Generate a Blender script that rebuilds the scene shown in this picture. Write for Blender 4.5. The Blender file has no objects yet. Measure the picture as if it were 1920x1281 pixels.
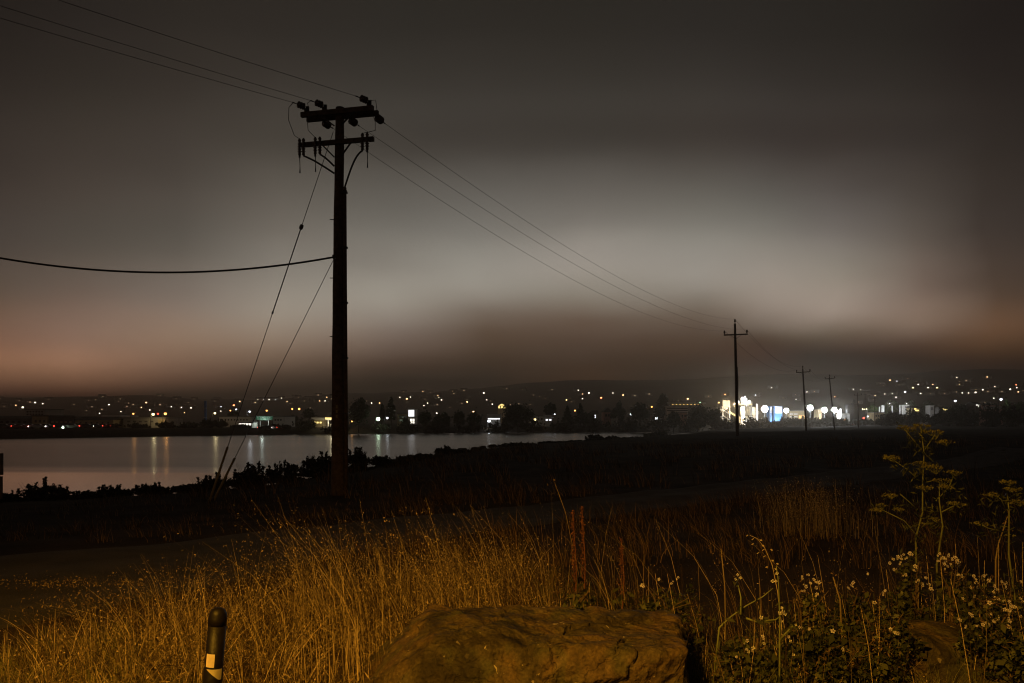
import bpy, math, random
import numpy as np
from mathutils import Vector, Matrix, noise as mnoise

random.seed(7)
RNG = np.random.default_rng(7)
SC = bpy.context.scene
COL = SC.collection
R = math.radians
PI = math.pi

# ------------------------------------------------------------------ camera
F, CX, HY, EYE = 1450.0, 960.0, 786.0, 1.6     # focal length (px), centre, horizon row, eye height
cam = bpy.data.cameras.new('camera')
cam.sensor_width = 36.0
cam.lens = 36.0 * F / 1920.0
cam.shift_y = (HY - 640.5) / 1920.0
cam.clip_start = 0.05
cam.clip_end = 9000.0
cam_o = bpy.data.objects.new('camera', cam)
COL.objects.link(cam_o)
cam_o.location = (0, 0, EYE)
cam_o.rotation_euler = (R(90), 0, 0)
SC.camera = cam_o

# ------------------------------------------------------------------ world: night sky over a city
def lin(c):
    c = c / 255.0
    return c / 12.92 if c <= 0.04045 else ((c + 0.055) / 1.055) ** 2.4
def rgb(r, g, b, k=1.0):
    return (lin(r) * k, lin(g) * k, lin(b) * k, 1.0)

world = bpy.data.worlds.new('World')
SC.world = world
world.use_nodes = True
def build_world():
    nt = world.node_tree
    N, L = nt.nodes, nt.links
    N.clear()
    out = N.new('ShaderNodeOutputWorld')
    tc = N.new('ShaderNodeTexCoord')
    # gentle warp so that the banks of low cloud are uneven
    no = N.new('ShaderNodeTexNoise'); no.inputs['Scale'].default_value = 3.2; no.inputs['Detail'].default_value = 3
    mp = N.new('ShaderNodeMapping'); mp.inputs['Scale'].default_value = (1, 1, 2.5)
    L.new(tc.outputs['Generated'], mp.inputs['Vector']); L.new(mp.outputs[0], no.inputs['Vector'])
    def m(op, a, b=None, clamp=False):
        n = N.new('ShaderNodeMath'); n.operation = op; n.use_clamp = clamp
        for i, v in enumerate((a, b)):
            if v is None: continue
            if isinstance(v, (int, float)): n.inputs[i].default_value = v
            else: L.new(v, n.inputs[i])
        return n.outputs[0]
    sx = N.new('ShaderNodeSeparateXYZ'); L.new(tc.outputs['Generated'], sx.inputs[0])
    X, Y, Z = sx.outputs
    hyp = m('SQRT', m('MAXIMUM', m('ADD', m('MULTIPLY', X, X), m('MULTIPLY', Y, Y)), 1e-6))
    el = m('DIVIDE', Z, hyp)
    warp = m('MULTIPLY', m('SUBTRACT', no.outputs[0], 0.5), 0.03)
    near = m('MULTIPLY', m('MINIMUM', m('MAXIMUM', m('MULTIPLY', el, 9.0), 0.0), 1.0), warp)
    el = m('ADD', el, near)
    az = m('ADD', m('ARCTAN2', X, Y), m('MULTIPLY', m('SUBTRACT', no.outputs[0], 0.5), 0.10))
    TMAX = 1.2
    t = m('DIVIDE', el, TMAX, True)
    cols = SKY_COLUMNS
    prev = None; prev_az = None
    for (px, stops) in cols:
        u = (px - CX) / F
        a = math.atan(u)
        cr = N.new('ShaderNodeValToRGB'); cr.color_ramp.interpolation = 'CARDINAL'
        pts = []
        for (y, r, g, b) in stops:
            ee = max(0.0, (HY - y) / F / math.sqrt(1 + u * u))
            kk = min(1.75, math.exp(SKY_AIR * min(190 / max(ee, .02), 4200)))
            pts.append((ee / TMAX, rgb(r, g, b, kk)))
        top = stops[-1]
        pts.append((0.75, rgb(top[1] * .82, top[2] * .82, top[3] * .82)))
        pts.append((1.0, rgb(top[1] * .75, top[2] * .75, top[3] * .75)))
        e = cr.color_ramp.elements
        while len(e) > 1: e.remove(e[-1])
        e[0].position, e[0].color = pts[0]
        for p, c in pts[1:]:
            q = e.new(min(1, p)); q.color = c
        L.new(t, cr.inputs[0])
        if prev is None:
            prev, prev_az = cr.outputs[0], a
        else:
            mr = N.new('ShaderNodeMapRange'); mr.inputs['From Min'].default_value = prev_az; mr.inputs['From Max'].default_value = a
            L.new(az, mr.inputs['Value'])
            mx = N.new('ShaderNodeMix'); mx.data_type = 'RGBA'
            L.new(mr.outputs[0], mx.inputs[0]); L.new(prev, mx.inputs[6]); L.new(cr.outputs[0], mx.inputs[7])
            prev, prev_az = mx.outputs[2], a
    # faint mottling of the cloud deck
    n2 = N.new('ShaderNodeTexNoise'); n2.inputs['Scale'].default_value = 5.0; n2.inputs['Detail'].default_value = 5
    mp2 = N.new('ShaderNodeMapping'); mp2.inputs['Scale'].default_value = (1, 1, 3.0)
    L.new(tc.outputs['Generated'], mp2.inputs['Vector']); L.new(mp2.outputs[0], n2.inputs['Vector'])
    mot = m('ADD', m('MULTIPLY', n2.outputs[0], 0.20), 0.90)
    bg = N.new('ShaderNodeBackground'); L.new(prev, bg.inputs['Color']); L.new(mot, bg.inputs['Strength'])
    sky = N.new('ShaderNodeTexSky'); sky.sky_type = 'NISHITA'; sky.sun_disc = False
    sky.sun_elevation = R(-12); sky.sun_rotation = R(200)
    bg2 = N.new('ShaderNodeBackground'); bg2.inputs['Strength'].default_value = 0.05
    L.new(sky.outputs[0], bg2.inputs['Color'])
    ad = N.new('ShaderNodeAddShader'); L.new(bg.outputs[0], ad.inputs[0]); L.new(bg2.outputs[0], ad.inputs[1])
    L.new(ad.outputs[0], out.inputs['Surface'])
# sky glow read off the photograph: for a bearing (px column) the colour from the horizon upward
SKY_AIR = 3.2e-4
SKY_COLUMNS = [
    (-220, [(786, 19.4, 15.0, 12.3), (755, 19.4, 15.0, 12.3), (740, 44.1, 24.7, 18.8), (690, 125.4, 89.8, 67.7), (640, 106.3, 77.6, 61.8), (560, 79.6, 64.8, 54.1), (480, 64.0, 56.7, 51.0), (350, 50.5, 44.4, 40.0), (200, 39.4, 34.8, 31.1), (30, 28.7, 25.1, 22.4)]),
    (0, [(786, 22.0, 17.0, 14.0), (755, 22.0, 17.0, 14.0), (740, 50.1, 28.1, 21.4), (690, 142.5, 102.1, 76.9), (640, 120.8, 88.2, 70.2), (560, 90.5, 73.6, 61.5), (480, 72.7, 64.4, 57.9), (350, 57.4, 50.5, 45.5), (200, 44.8, 39.5, 35.3), (30, 32.5, 28.4, 25.4)]),
    (150, [(786, 22.0, 17.0, 14.0), (755, 22.0, 17.0, 14.0), (742, 40.7, 14.7, 7.6), (690, 150.5, 110.2, 85.0), (640, 132.6, 103.4, 86.6), (560, 103.4, 86.4, 75.9), (480, 81.5, 74.5, 66.9), (350, 65.3, 58.4, 52.5), (200, 50.0, 44.8, 39.5), (30, 36.6, 32.5, 29.5)]),
    (330, [(786, 22.0, 17.0, 14.0), (755, 22.0, 17.0, 14.0), (740, 6.0, 5.0, 4.0), (700, 111.9, 83.4, 66.2), (640, 132.1, 108.0, 90.0), (570, 118.0, 104.6, 94.5), (480, 91.3, 85.1, 77.5), (350, 70.3, 64.4, 58.4), (200, 54.1, 48.8, 43.7), (40, 40.7, 36.6, 32.5)]),
    (520, [(786, 22.0, 17.0, 14.0), (755, 22.0, 17.0, 14.0), (730, 6.0, 5.0, 4.0), (690, 87.2, 70.2, 57.3), (645, 124.6, 105.9, 90.0), (590, 141.3, 131.0, 118.4), (520, 128.7, 122.1, 112.7), (440, 107.9, 102.0, 94.0), (300, 75.4, 70.5, 63.7), (180, 58.4, 53.9, 48.6), (60, 42.7, 38.6, 34.6)]),
    (720, [(786, 22.0, 17.0, 14.0), (755, 22.0, 17.0, 14.0), (715, 6.0, 5.0, 4.0), (670, 77.1, 62.3, 53.3), (620, 113.4, 102.0, 92.9), (560, 143.2, 136.7, 126.1), (500, 127.3, 121.6, 113.0), (420, 106.2, 102.4, 95.5), (300, 73.5, 69.5, 63.7), (180, 57.5, 54.0, 49.1), (60, 42.7, 39.7, 35.6)]),
    (900, [(786, 22.0, 17.0, 14.0), (755, 22.0, 17.0, 14.0), (715, 7.5, 5.0, 4.0), (660, 62.0, 48.0, 37.0), (615, 84.0, 70.0, 59.0), (575, 114.0, 104.0, 94.0), (525, 142.7, 137.1, 127.4), (440, 117.1, 113.5, 106.6), (300, 70.5, 66.6, 61.7), (180, 55.6, 52.0, 47.6), (60, 41.8, 38.6, 34.6)]),
    (1100, [(786, 22.0, 17.0, 14.0), (755, 22.0, 17.0, 14.0), (715, 39.1, 19.6, 4.0), (670, 54.0, 40.0, 31.0), (630, 72.0, 57.0, 47.0), (590, 94.0, 80.0, 69.0), (545, 125.4, 117.7, 106.8), (490, 144.1, 137.1, 128.3), (420, 117.2, 112.1, 105.2), (300, 68.5, 64.6, 59.7), (180, 54.0, 50.6, 46.1), (60, 40.7, 37.7, 33.6)]),
    (1300, [(786, 22.0, 17.0, 14.0), (755, 22.0, 17.0, 14.0), (705, 6.0, 5.0, 4.0), (660, 48.2, 32.0, 21.0), (620, 73.1, 59.5, 49.8), (585, 100.4, 90.1, 79.6), (550, 129.0, 121.6, 112.0), (500, 141.3, 135.6, 127.1), (420, 114.0, 110.5, 103.2), (300, 68.5, 63.7, 58.7), (180, 53.5, 49.6, 45.6), (60, 39.7, 36.6, 33.6)]),
    (1430, [(786, 22.0, 17.0, 14.0), (755, 22.0, 17.0, 14.0), (705, 6.0, 5.0, 4.0), (665, 39.6, 13.0, 4.0), (625, 67.3, 54.8, 45.3), (580, 131.0, 119.1, 108.6), (520, 140.8, 131.9, 122.3), (430, 112.5, 108.7, 101.5), (300, 65.6, 60.7, 56.8), (180, 51.6, 47.6, 44.2), (60, 38.6, 35.6, 32.5)]),
    (1560, [(786, 22.0, 17.0, 14.0), (755, 22.0, 17.0, 14.0), (700, 6.0, 5.0, 4.0), (655, 23.1, 8.6, 4.2), (620, 85.7, 74.0, 62.3), (585, 141.2, 127.2, 115.7), (520, 132.3, 123.6, 112.8), (440, 106.2, 100.2, 94.6), (300, 62.7, 56.8, 52.9), (180, 49.1, 44.7, 41.3), (60, 36.6, 33.6, 30.5)]),
    (1720, [(786, 22.0, 17.0, 14.0), (755, 22.0, 17.0, 14.0), (690, 6.0, 5.0, 4.0), (645, 59.5, 42.1, 31.9), (605, 115.1, 96.2, 82.7), (550, 105.0, 88.8, 78.5), (450, 87.0, 78.2, 71.0), (300, 54.8, 49.0, 45.0), (180, 44.3, 40.0, 36.4), (60, 34.6, 31.6, 28.4)]),
    (1860, [(786, 22.0, 17.0, 14.0), (755, 22.0, 17.0, 14.0), (690, 17.9, 5.0, 4.0), (655, 63.2, 41.8, 24.9), (615, 89.2, 63.7, 45.4), (560, 71.4, 55.4, 44.2), (450, 59.5, 50.4, 44.9), (300, 45.0, 39.2, 35.2), (180, 37.5, 32.5, 29.6), (60, 30.5, 26.4, 24.5)]),
    (2120, [(786, 17.6, 13.6, 11.2), (755, 17.6, 13.6, 11.2), (690, 14.3, 4.0, 3.2), (655, 50.6, 33.4, 19.9), (615, 71.4, 51.0, 36.3), (560, 57.1, 44.3, 35.4), (450, 47.6, 40.4, 35.9), (300, 36.0, 31.4, 28.2), (180, 30.0, 26.0, 23.7), (60, 24.5, 21.1, 19.6)]),
]
build_world()

# ------------------------------------------------------------------ exposure and renderer
SC.view_settings.view_transform = 'Standard'
SC.view_settings.look = 'None'
SC.view_settings.exposure = 0.0
SC.view_settings.gamma = 1.0
SC.view_settings.use_curve_mapping = False
SC.cycles.use_denoising = True
SC.cycles.max_bounces = 6
SC.cycles.diffuse_bounces = 2
SC.cycles.glossy_bounces = 3
SC.cycles.transmission_bounces = 2
SC.cycles.transparent_max_bounces = 8
SC.cycles.volume_bounces = 0
SC.cycles.sample_clamp_indirect = 4.0
SC.cycles.use_light_tree = True
SC.cycles.pixel_filter_type = 'BLACKMAN_HARRIS'
SC.cycles.filter_width = 1.1

# ------------------------------------------------------------------ helpers
def P(x, y, Y):
    """photo pixel + distance (m) -> world point"""
    return Vector(((x - CX) / F * Y, Y, EYE + (HY - y) / F * Y))

def wloc(o):
    v = Vector((0, 0, 0))
    while o is not None:
        v = v + Vector(o.location); o = o.parent
    return v

def tag(o, label=None, cat=None, group=None, kind=None):
    if label: o['label'] = label
    if cat: o['category'] = cat
    if group: o['group'] = group
    if kind: o['kind'] = kind
    return o

def thing(name, label, cat, loc=(0, 0, 0), group=None):
    o = bpy.data.objects.new(name, None); COL.objects.link(o)
    o.empty_display_size = 0.2
    o.location = loc
    return tag(o, label, cat, group)

class MB:
    def __init__(s): s.v = []; s.f = []
    def add(s, vs, fs):
        n = len(s.v); s.v.extend([tuple(v) for v in vs]); s.f.extend([tuple(i + n for i in f) for f in fs]); return s
    def box(s, c, size, rot=None):
        hx, hy, hz = size[0] / 2, size[1] / 2, size[2] / 2
        vs = [Vector((x, y, z)) for x in (-hx, hx) for y in (-hy, hy) for z in (-hz, hz)]
        if rot is not None: vs = [rot @ v for v in vs]
        c = Vector(c)
        return s.add([v + c for v in vs], [(0, 1, 3, 2), (4, 6, 7, 5), (0, 4, 5, 1), (2, 3, 7, 6), (0, 2, 6, 4), (1, 5, 7, 3)])
    def span(s, x0, x1, y0, y1, z0, z1):
        return s.box(((x0 + x1) / 2, (y0 + y1) / 2, (z0 + z1) / 2), (x1 - x0, y1 - y0, z1 - z0))
    def beam(s, a, b, w, h):
        a, b = Vector(a), Vector(b); d = b - a; L_ = d.length; d.normalize()
        up = Vector((0, 0, 1)) if abs(d.z) < .95 else Vector((0, 1, 0))
        sd = d.cross(up).normalized(); up = sd.cross(d)
        m = Matrix((sd, d, up)).transposed()
        return s.box((a + b) / 2, (w, L_, h), m)
    def tube(s, pts, rad, n=8, cap=True):
        pts = [Vector(p) for p in pts]
        if not hasattr(rad, '__len__'): rad = [rad] * len(pts)
        base = len(s.v); prev = None
        for i, p in enumerate(pts):
            d = (pts[min(i + 1, len(pts) - 1)] - pts[max(i - 1, 0)])
            d = d.normalized() if d.length > 1e-9 else Vector((0, 0, 1))
            if prev is None:
                a = Vector((1, 0, 0)) if abs(d.x) < .9 else Vector((0, 1, 0))
                sd = d.cross(a).normalized()
            else:
                sd = (prev - d * prev.dot(d)).normalized()
            prev = sd; up = d.cross(sd)
            for k in range(n):
                t = 2 * PI * k / n
                s.v.append(tuple(p + (sd * math.cos(t) + up * math.sin(t)) * rad[i]))
        for i in range(len(pts) - 1):
            for k in range(n):
                a = base + i * n + k; b = base + i * n + (k + 1) % n
                s.f.append((a, b, b + n, a + n))
        if cap:
            s.f.append(tuple(base + k for k in reversed(range(n))))
            s.f.append(tuple(base + (len(pts) - 1) * n + k for k in range(n)))
        return s
    def lathe(s, prof, c=(0, 0, 0), n=16, axis=None):
        c = Vector(c); m = Matrix.Identity(3)
        if axis is not None: m = Vector((0, 0, 1)).rotation_difference(Vector(axis)).to_matrix()
        base = len(s.v)
        for r, z in prof:
            for k in range(n):
                t = 2 * PI * k / n
                s.v.append(tuple(c + m @ Vector((r * math.cos(t), r * math.sin(t), z))))
        for i in range(len(prof) - 1):
            for k in range(n):
                a = base + i * n + k; b = base + i * n + (k + 1) % n
                s.f.append((a, b, b + n, a + n))
        s.f.append(tuple(base + k for k in reversed(range(n))))
        s.f.append(tuple(base + (len(prof) - 1) * n + k for k in range(n)))
        return s
    def build(s, name, mat, parent=None, smooth=False, loc=None):
        off = wloc(parent) if parent is not None else Vector(loc or (0, 0, 0))
        me = bpy.data.meshes.new(name)
        me.from_pydata([(x - off.x, y - off.y, z - off.z) for x, y, z in s.v], [], s.f)
        me.validate()
        if mat is not None: me.materials.append(mat)
        if smooth: me.shade_smooth()
        o = bpy.data.objects.new(name, me); COL.objects.link(o)
        if parent is not None: o.parent = parent
        else: o.location = off
        return o

def npmesh(name, V, Fq, mat, parent=None, smooth=False, nper=4, loc=None):
    off = wloc(parent) if parent is not None else Vector(loc or (0, 0, 0))
    V = np.asarray(V, np.float32) - np.array(off, np.float32)
    Fq = np.asarray(Fq, np.int32)
    me = bpy.data.meshes.new(name)
    me.vertices.add(len(V)); me.vertices.foreach_set('co', V.ravel())
    me.loops.add(Fq.size); me.loops.foreach_set('vertex_index', Fq.ravel())
    me.polygons.add(len(Fq))
    me.polygons.foreach_set('loop_start', np.arange(0, Fq.size, nper, dtype=np.int32))
    me.update(calc_edges=True)
    if smooth: me.shade_smooth()
    if mat is not None: me.materials.append(mat)
    o = bpy.data.objects.new(name, me); COL.objects.link(o)
    if parent is not None: o.parent = parent; o['kind'] = 'stuff'
    else: o.location = off
    return o

def copy_tree(o, parent=None):
    c = o.copy(); COL.objects.link(c)
    if parent is not None: c.parent = parent
    for ch in [x for x in bpy.data.objects if x.parent == o]:
        copy_tree(ch, c)
    return c
CHILD = {}
def copy_thing(o):
    """copy of a thing and its parts (two levels)"""
    c = o.copy(); COL.objects.link(c)
    for ch in o.children:
        d = ch.copy(); COL.objects.link(d); d.parent = c
        for g in ch.children:
            e = g.copy(); COL.objects.link(e); e.parent = d
    return c

# ------------------------------------------------------------------ materials
def mat(name, col, rough=.7, metal=0.0, var=0.0, scale=5.0, bump=0.0, bscale=30.0, col2=None, spec=None, coord='Object', dist=0.02):
    m = bpy.data.materials.new(name); m.use_nodes = True
    nt = m.node_tree; N, L = nt.nodes, nt.links
    b = N['Principled BSDF']
    b.inputs['Base Color'].default_value = (*col, 1); b.inputs['Roughness'].default_value = rough
    b.inputs['Metallic'].default_value = metal
    if spec is not None: b.inputs['Specular IOR Level'].default_value = spec
    tc = N.new('ShaderNodeTexCoord')
    if var or col2:
        no = N.new('ShaderNodeTexNoise'); no.inputs['Scale'].default_value = scale; no.inputs['Detail'].default_value = 6
        L.new(tc.outputs[coord], no.inputs['Vector'])
        cr = N.new('ShaderNodeValToRGB')
        cr.color_ramp.elements[0].position = .35; cr.color_ramp.elements[1].position = .65
        c1 = tuple(x * (1 - var) for x in col); c2 = col2 or tuple(min(1, x * (1 + var)) for x in col)
        cr.color_ramp.elements[0].color = (*c1, 1); cr.color_ramp.elements[1].color = (*c2, 1)
        L.new(no.outputs[0], cr.inputs[0]); L.new(cr.outputs[0], b.inputs['Base Color'])
    if bump:
        n2 = N.new('ShaderNodeTexNoise'); n2.inputs['Scale'].default_value = bscale; n2.inputs['Detail'].default_value = 8
        L.new(tc.outputs[coord], n2.inputs['Vector'])
        bp = N.new('ShaderNodeBump'); bp.inputs['Strength'].default_value = bump; bp.inputs['Distance'].default_value = dist
        L.new(n2.outputs[0], bp.inputs['Height']); L.new(bp.outputs[0], b.inputs['Normal'])
    return m

def emit(name, col, strength, sample=False):
    m = bpy.data.materials.new(name); m.use_nodes = True
    b = m.node_tree.nodes['Principled BSDF']
    b.inputs['Base Color'].default_value = (.1, .1, .1, 1)
    b.inputs['Emission Color'].default_value = (*col, 1); b.inputs['Emission Strength'].default_value = strength
    if not sample: m.cycles.emission_sampling = 'NONE'
    return m

def leafmat(name, c1, c2, rough=.6, trans=.25, scale=3.0, spec=.3, lo=0.0, hi=1.0):
    """two-tone foliage that varies from leaf to leaf, with a little light passing through"""
    m = bpy.data.materials.new(name); m.use_nodes = True
    nt = m.node_tree; N, L = nt.nodes, nt.links
    b = N['Principled BSDF']; out = N['Material Output']
    g = N.new('ShaderNodeNewGeometry')
    cr = N.new('ShaderNodeValToRGB')
    cr.color_ramp.elements[0].color = (*c1, 1); cr.color_ramp.elements[1].color = (*c2, 1)
    cr.color_ramp.elements[0].position = lo; cr.color_ramp.elements[1].position = hi
    L.new(g.outputs['Random Per Island'], cr.inputs[0])
    L.new(cr.outputs[0], b.inputs['Base Color'])
    b.inputs['Roughness'].default_value = rough; b.inputs['Specular IOR Level'].default_value = spec
    if trans:
        t = N.new('ShaderNodeBsdfTranslucent'); L.new(cr.outputs[0], t.inputs[0])
        mx = N.new('ShaderNodeMixShader'); mx.inputs[0].default_value = trans
        L.new(b.outputs[0], mx.inputs[1]); L.new(t.outputs[0], mx.inputs[2]); L.new(mx.outputs[0], out.inputs[0])
    return m

M = {}
M['pole_wood'] = mat('pole_wood', (.075, .05, .034), .85, var=.35, scale=9, bump=.5, bscale=40)
M['dark_metal'] = mat('dark_metal', (.04, .04, .042), .55, .6, var=.2, scale=20)
M['insulator'] = mat('insulator', (.05, .032, .024), .25, var=.15, scale=30)
M['cable'] = mat('cable', (.018, .017, .017), .6)
M['wire'] = mat('wire', (.06, .05, .045), .5, .5)
M['guard'] = mat('guard', (.20, .16, .07), .5, var=.2, scale=8)
M['post_plastic'] = mat('post_plastic', (.007, .0055, .0055), .5, var=.35, scale=18, bump=.15, bscale=45, spec=.25)
M['sticker'] = mat('sticker', (.62, .52, .40), .45, var=.12, scale=60)
M['flap'] = mat('flap', (.42, .37, .24), .55, var=.15, scale=40)
M['concrete'] = mat('concrete', (.34, .32, .28), .85, var=.15, scale=.6)
M['beige_wall'] = mat('beige_wall', (.42, .34, .20), .8, var=.12, scale=.5)
M['white_wall'] = mat('white_wall', (.68, .66, .62), .7, var=.08, scale=.4)
M['pink_wall'] = mat('pink_wall', (.42, .25, .20), .8, var=.1, scale=.5)
M['dark_wall'] = mat('dark_wall', (.10, .09, .085), .8, var=.2, scale=.5)
M['roof_grey'] = mat('roof_grey', (.20, .19, .18), .75, var=.15, scale=.6)
M['dark_roof'] = mat('dark_roof', (.06, .055, .05), .8, var=.2, scale=.6)
M['steel'] = mat('steel', (.45, .45, .44), .45, .4, var=.15, scale=1.2)
M['tank_white'] = mat('tank_white', (.74, .74, .70), .5, var=.08, scale=1.0)
M['blue_paint'] = mat('blue_paint', (.05, .14, .34), .5, var=.15, scale=1.0)
M['sign_green'] = mat('sign_green', (.02, .22, .12), .5)
M['sign_white'] = mat('sign_white', (.8, .8, .78), .5)
M['glass_dark'] = mat('glass_dark', (.015, .017, .02), .1)
M['car_dark'] = mat('car_dark', (.03, .03, .035), .3, .2)
M['car_silver'] = mat('car_silver', (.35, .35, .36), .35, .5)
M['car_red'] = mat('car_red', (.20, .02, .015), .35, .1)
M['tyre'] = mat('tyre', (.012, .012, .012), .8)
M['bark'] = mat('bark', (.06, .045, .03), .9, var=.3, scale=6)
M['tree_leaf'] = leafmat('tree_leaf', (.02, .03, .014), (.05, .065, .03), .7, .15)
M['tree_leaf_lit'] = leafmat('tree_leaf_lit', (.05, .09, .02), (.10, .15, .04), .7, .2)  # brighter copy of tree_leaf, lamp light on the crowns put into the colour
M['shrub_leaf'] = leafmat('shrub_leaf', (.02, .02, .012), (.055, .05, .025), .7, .15)
M['twig'] = mat('twig', (.07, .045, .028), .85)
M['straw'] = leafmat('straw', (.045, .028, .012), (.74, .56, .30), .55, .22, lo=.38, hi=1.0)  # many near-black blades put the shaded gaps between stalks into the colour
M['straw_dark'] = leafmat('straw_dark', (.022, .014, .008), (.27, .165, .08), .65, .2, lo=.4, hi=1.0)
M['grass_green'] = leafmat('grass_green', (.10, .11, .03), (.26, .24, .08), .55, .25)
M['litter'] = leafmat('litter', (.12, .07, .035), (.42, .30, .16), .7, .1)
M['bramble_leaf'] = leafmat('bramble_leaf', (.012, .018, .007), (.10, .105, .035), .5, .2)
M['bramble_stem'] = mat('bramble_stem', (.12, .08, .045), .8)
M['blossom'] = leafmat('blossom', (.55, .46, .44), (.80, .74, .72), .6, .3)
M['umbel_bloom'] = leafmat('umbel_bloom', (.07, .07, .025), (.24, .22, .085), .6, .3)
M['umbel_stem'] = mat('umbel_stem', (.12, .13, .05), .7, var=.2, scale=20)
M['dock'] = leafmat('dock', (.10, .038, .02), (.25, .095, .045), .7, .15)
M['radish'] = mat('radish', (.17, .19, .06), .6, var=.2, scale=20)
M['radish_petal'] = leafmat('radish_petal', (.66, .62, .48), (.85, .82, .70), .6, .3)
M['oat'] = leafmat('oat', (.55, .42, .25), (.75, .62, .42), .55, .35)

# emitters: lamps, lit windows, lit signs, and glow standing in for lit walls
E = {
    'flood': emit('flood_lens', (.84, .94, 1.0), 210, True),
    'white': emit('lamp_white', (.90, .95, 1.0), 4),
    'warm': emit('lamp_warm', (1.0, .78, .48), 6),
    'sodium': emit('lamp_sodium', (1.0, .42, .10), 4),
    'yellow': emit('lamp_yellow', (1.0, .80, .36), 4),
    'green': emit('lamp_green', (.70, 1.0, .66), 6),
    'red': emit('lamp_red', (1.0, .06, .03), 5),
    'store': emit('store_glow', (1.0, .93, .78), 1.7),
    'store_yellow': emit('store_yellow', (1.0, .75, .25), 1.8),
    'white_glow': emit('white_glow', (.95, .96, 1.0), 1.6),  # self-glow standing in for light on white building fronts
    'tail': emit('tail_lamp', (1.0, .07, .04), 6),
    'head': emit('head_lamp', (1.0, .93, .84), 14),
    'amber_door': emit('amber_door', (1.0, .55, .16), 2.0),
}
WIN = {
    'w': emit('window_white', (1.0, .86, .68), 6), 'o': emit('window_orange', (1.0, .58, .27), 6),
    'b': emit('window_cool', (.88, .94, 1.0), 6), 'd': emit('window_dim', (1.0, .66, .38), .8),
    'y': emit('window_yellow', (1.0, .74, .30), 5), 'g': emit('window_green', (.5, 1.0, .55), 5),
    'r': emit('window_red', (1.0, .28, .10), 6),
}

# ------------------------------------------------------------------ terrain
WATER = -3.4
LAKE = np.array([(-900, 10), (-120, 18), (-60, 22), (-21, 26.5), (-15.2, 31), (-12.8, 46), (-7, 78), (7, 112), (27, 165), (46, 226),
                 (78, 272), (104, 318), (124, 360), (152, 404), (112, 372), (58, 293), (-11, 281), (-78, 243), (-128, 192), (-300, 120), (-900, 60)], float)
def lake_sd(X, Y):
    """signed distance to the shoreline, negative over water"""
    X = np.asarray(X, float); Y = np.asarray(Y, float)
    d2 = np.full(X.shape, 1e18); inside = np.zeros(X.shape, bool)
    n = len(LAKE)
    for i in range(n):
        ax, ay = LAKE[i]; bx, by = LAKE[(i + 1) % n]
        ex, ey = bx - ax, by - ay
        t = np.clip(((X - ax) * ex + (Y - ay) * ey) / (ex * ex + ey * ey), 0, 1)
        d2 = np.minimum(d2, (X - ax - t * ex) ** 2 + (Y - ay - t * ey) ** 2)
        c = ((ay > Y) != (by > Y)) & (X < (bx - ax) * (Y - ay) / (by - ay + 1e-12) + ax)
        inside ^= c
    d = np.sqrt(d2)
    return np.where(inside, -d, d)
def sstep(t):
    t = np.clip(t, 0, 1); return t * t * (3 - 2 * t)
def wob(X, Y, s, seed=0.0):
    return (np.sin(X / s * 1.7 + seed) * np.cos(Y / s * 1.3 + seed * 2.1) + .6 * np.sin(X / s * 3.9 + Y / s * 2.7 + seed * 3.3)
            + .35 * np.sin(Y / s * 6.1 - X / s * 5.3 + seed)) / 1.9
def H(X, Y):
    X = np.asarray(X, float); Y = np.asarray(Y, float)
    base = -.5 * sstep((Y - 4) / 15.0) - .5 * sstep((Y - 60) / 150)
    base = base + .6 * sstep((X - 5) / 25) * sstep((Y - 30) / 40)
    base = base + .05 * wob(X, Y, 2.3) * sstep((Y + 6) / 10) + .14 * wob(X, Y, 17, 1.7) * sstep((Y - 12) / 30)
    sd = lake_sd(X, Y)
    far = (X < Y * .36 + 6) & (Y > 185)
    k = 3.4 + 26 * sstep((Y - 60) / 170.0)
    f = np.where(far, sstep(sd / 14.0), 1 - np.exp(-np.maximum(sd, 0) / k))
    base = np.where(far, -1.35, base)
    h = WATER + (base - WATER) * f
    h = np.where(sd < 0, WATER - np.minimum(2.0, -sd * .3) - .02, h)
    # hills behind the town
    U = X / np.maximum(Y, 1)
    top = 52 + 60 * sstep((U + .45) / 1.0) + 4 * np.sin(U * 9 + 1) + 3 * np.sin(U * 23)
    hill = top * sstep((Y - 620) / 1250.0) * (Y > 0)
    rough = wob(X, Y, 120, .6) * 3.5 * sstep((Y - 640) / 300)
    return h + hill + rough * (Y > 0)
def h1(x, y): return float(H(np.array([x]), np.array([y]))[0])

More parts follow.
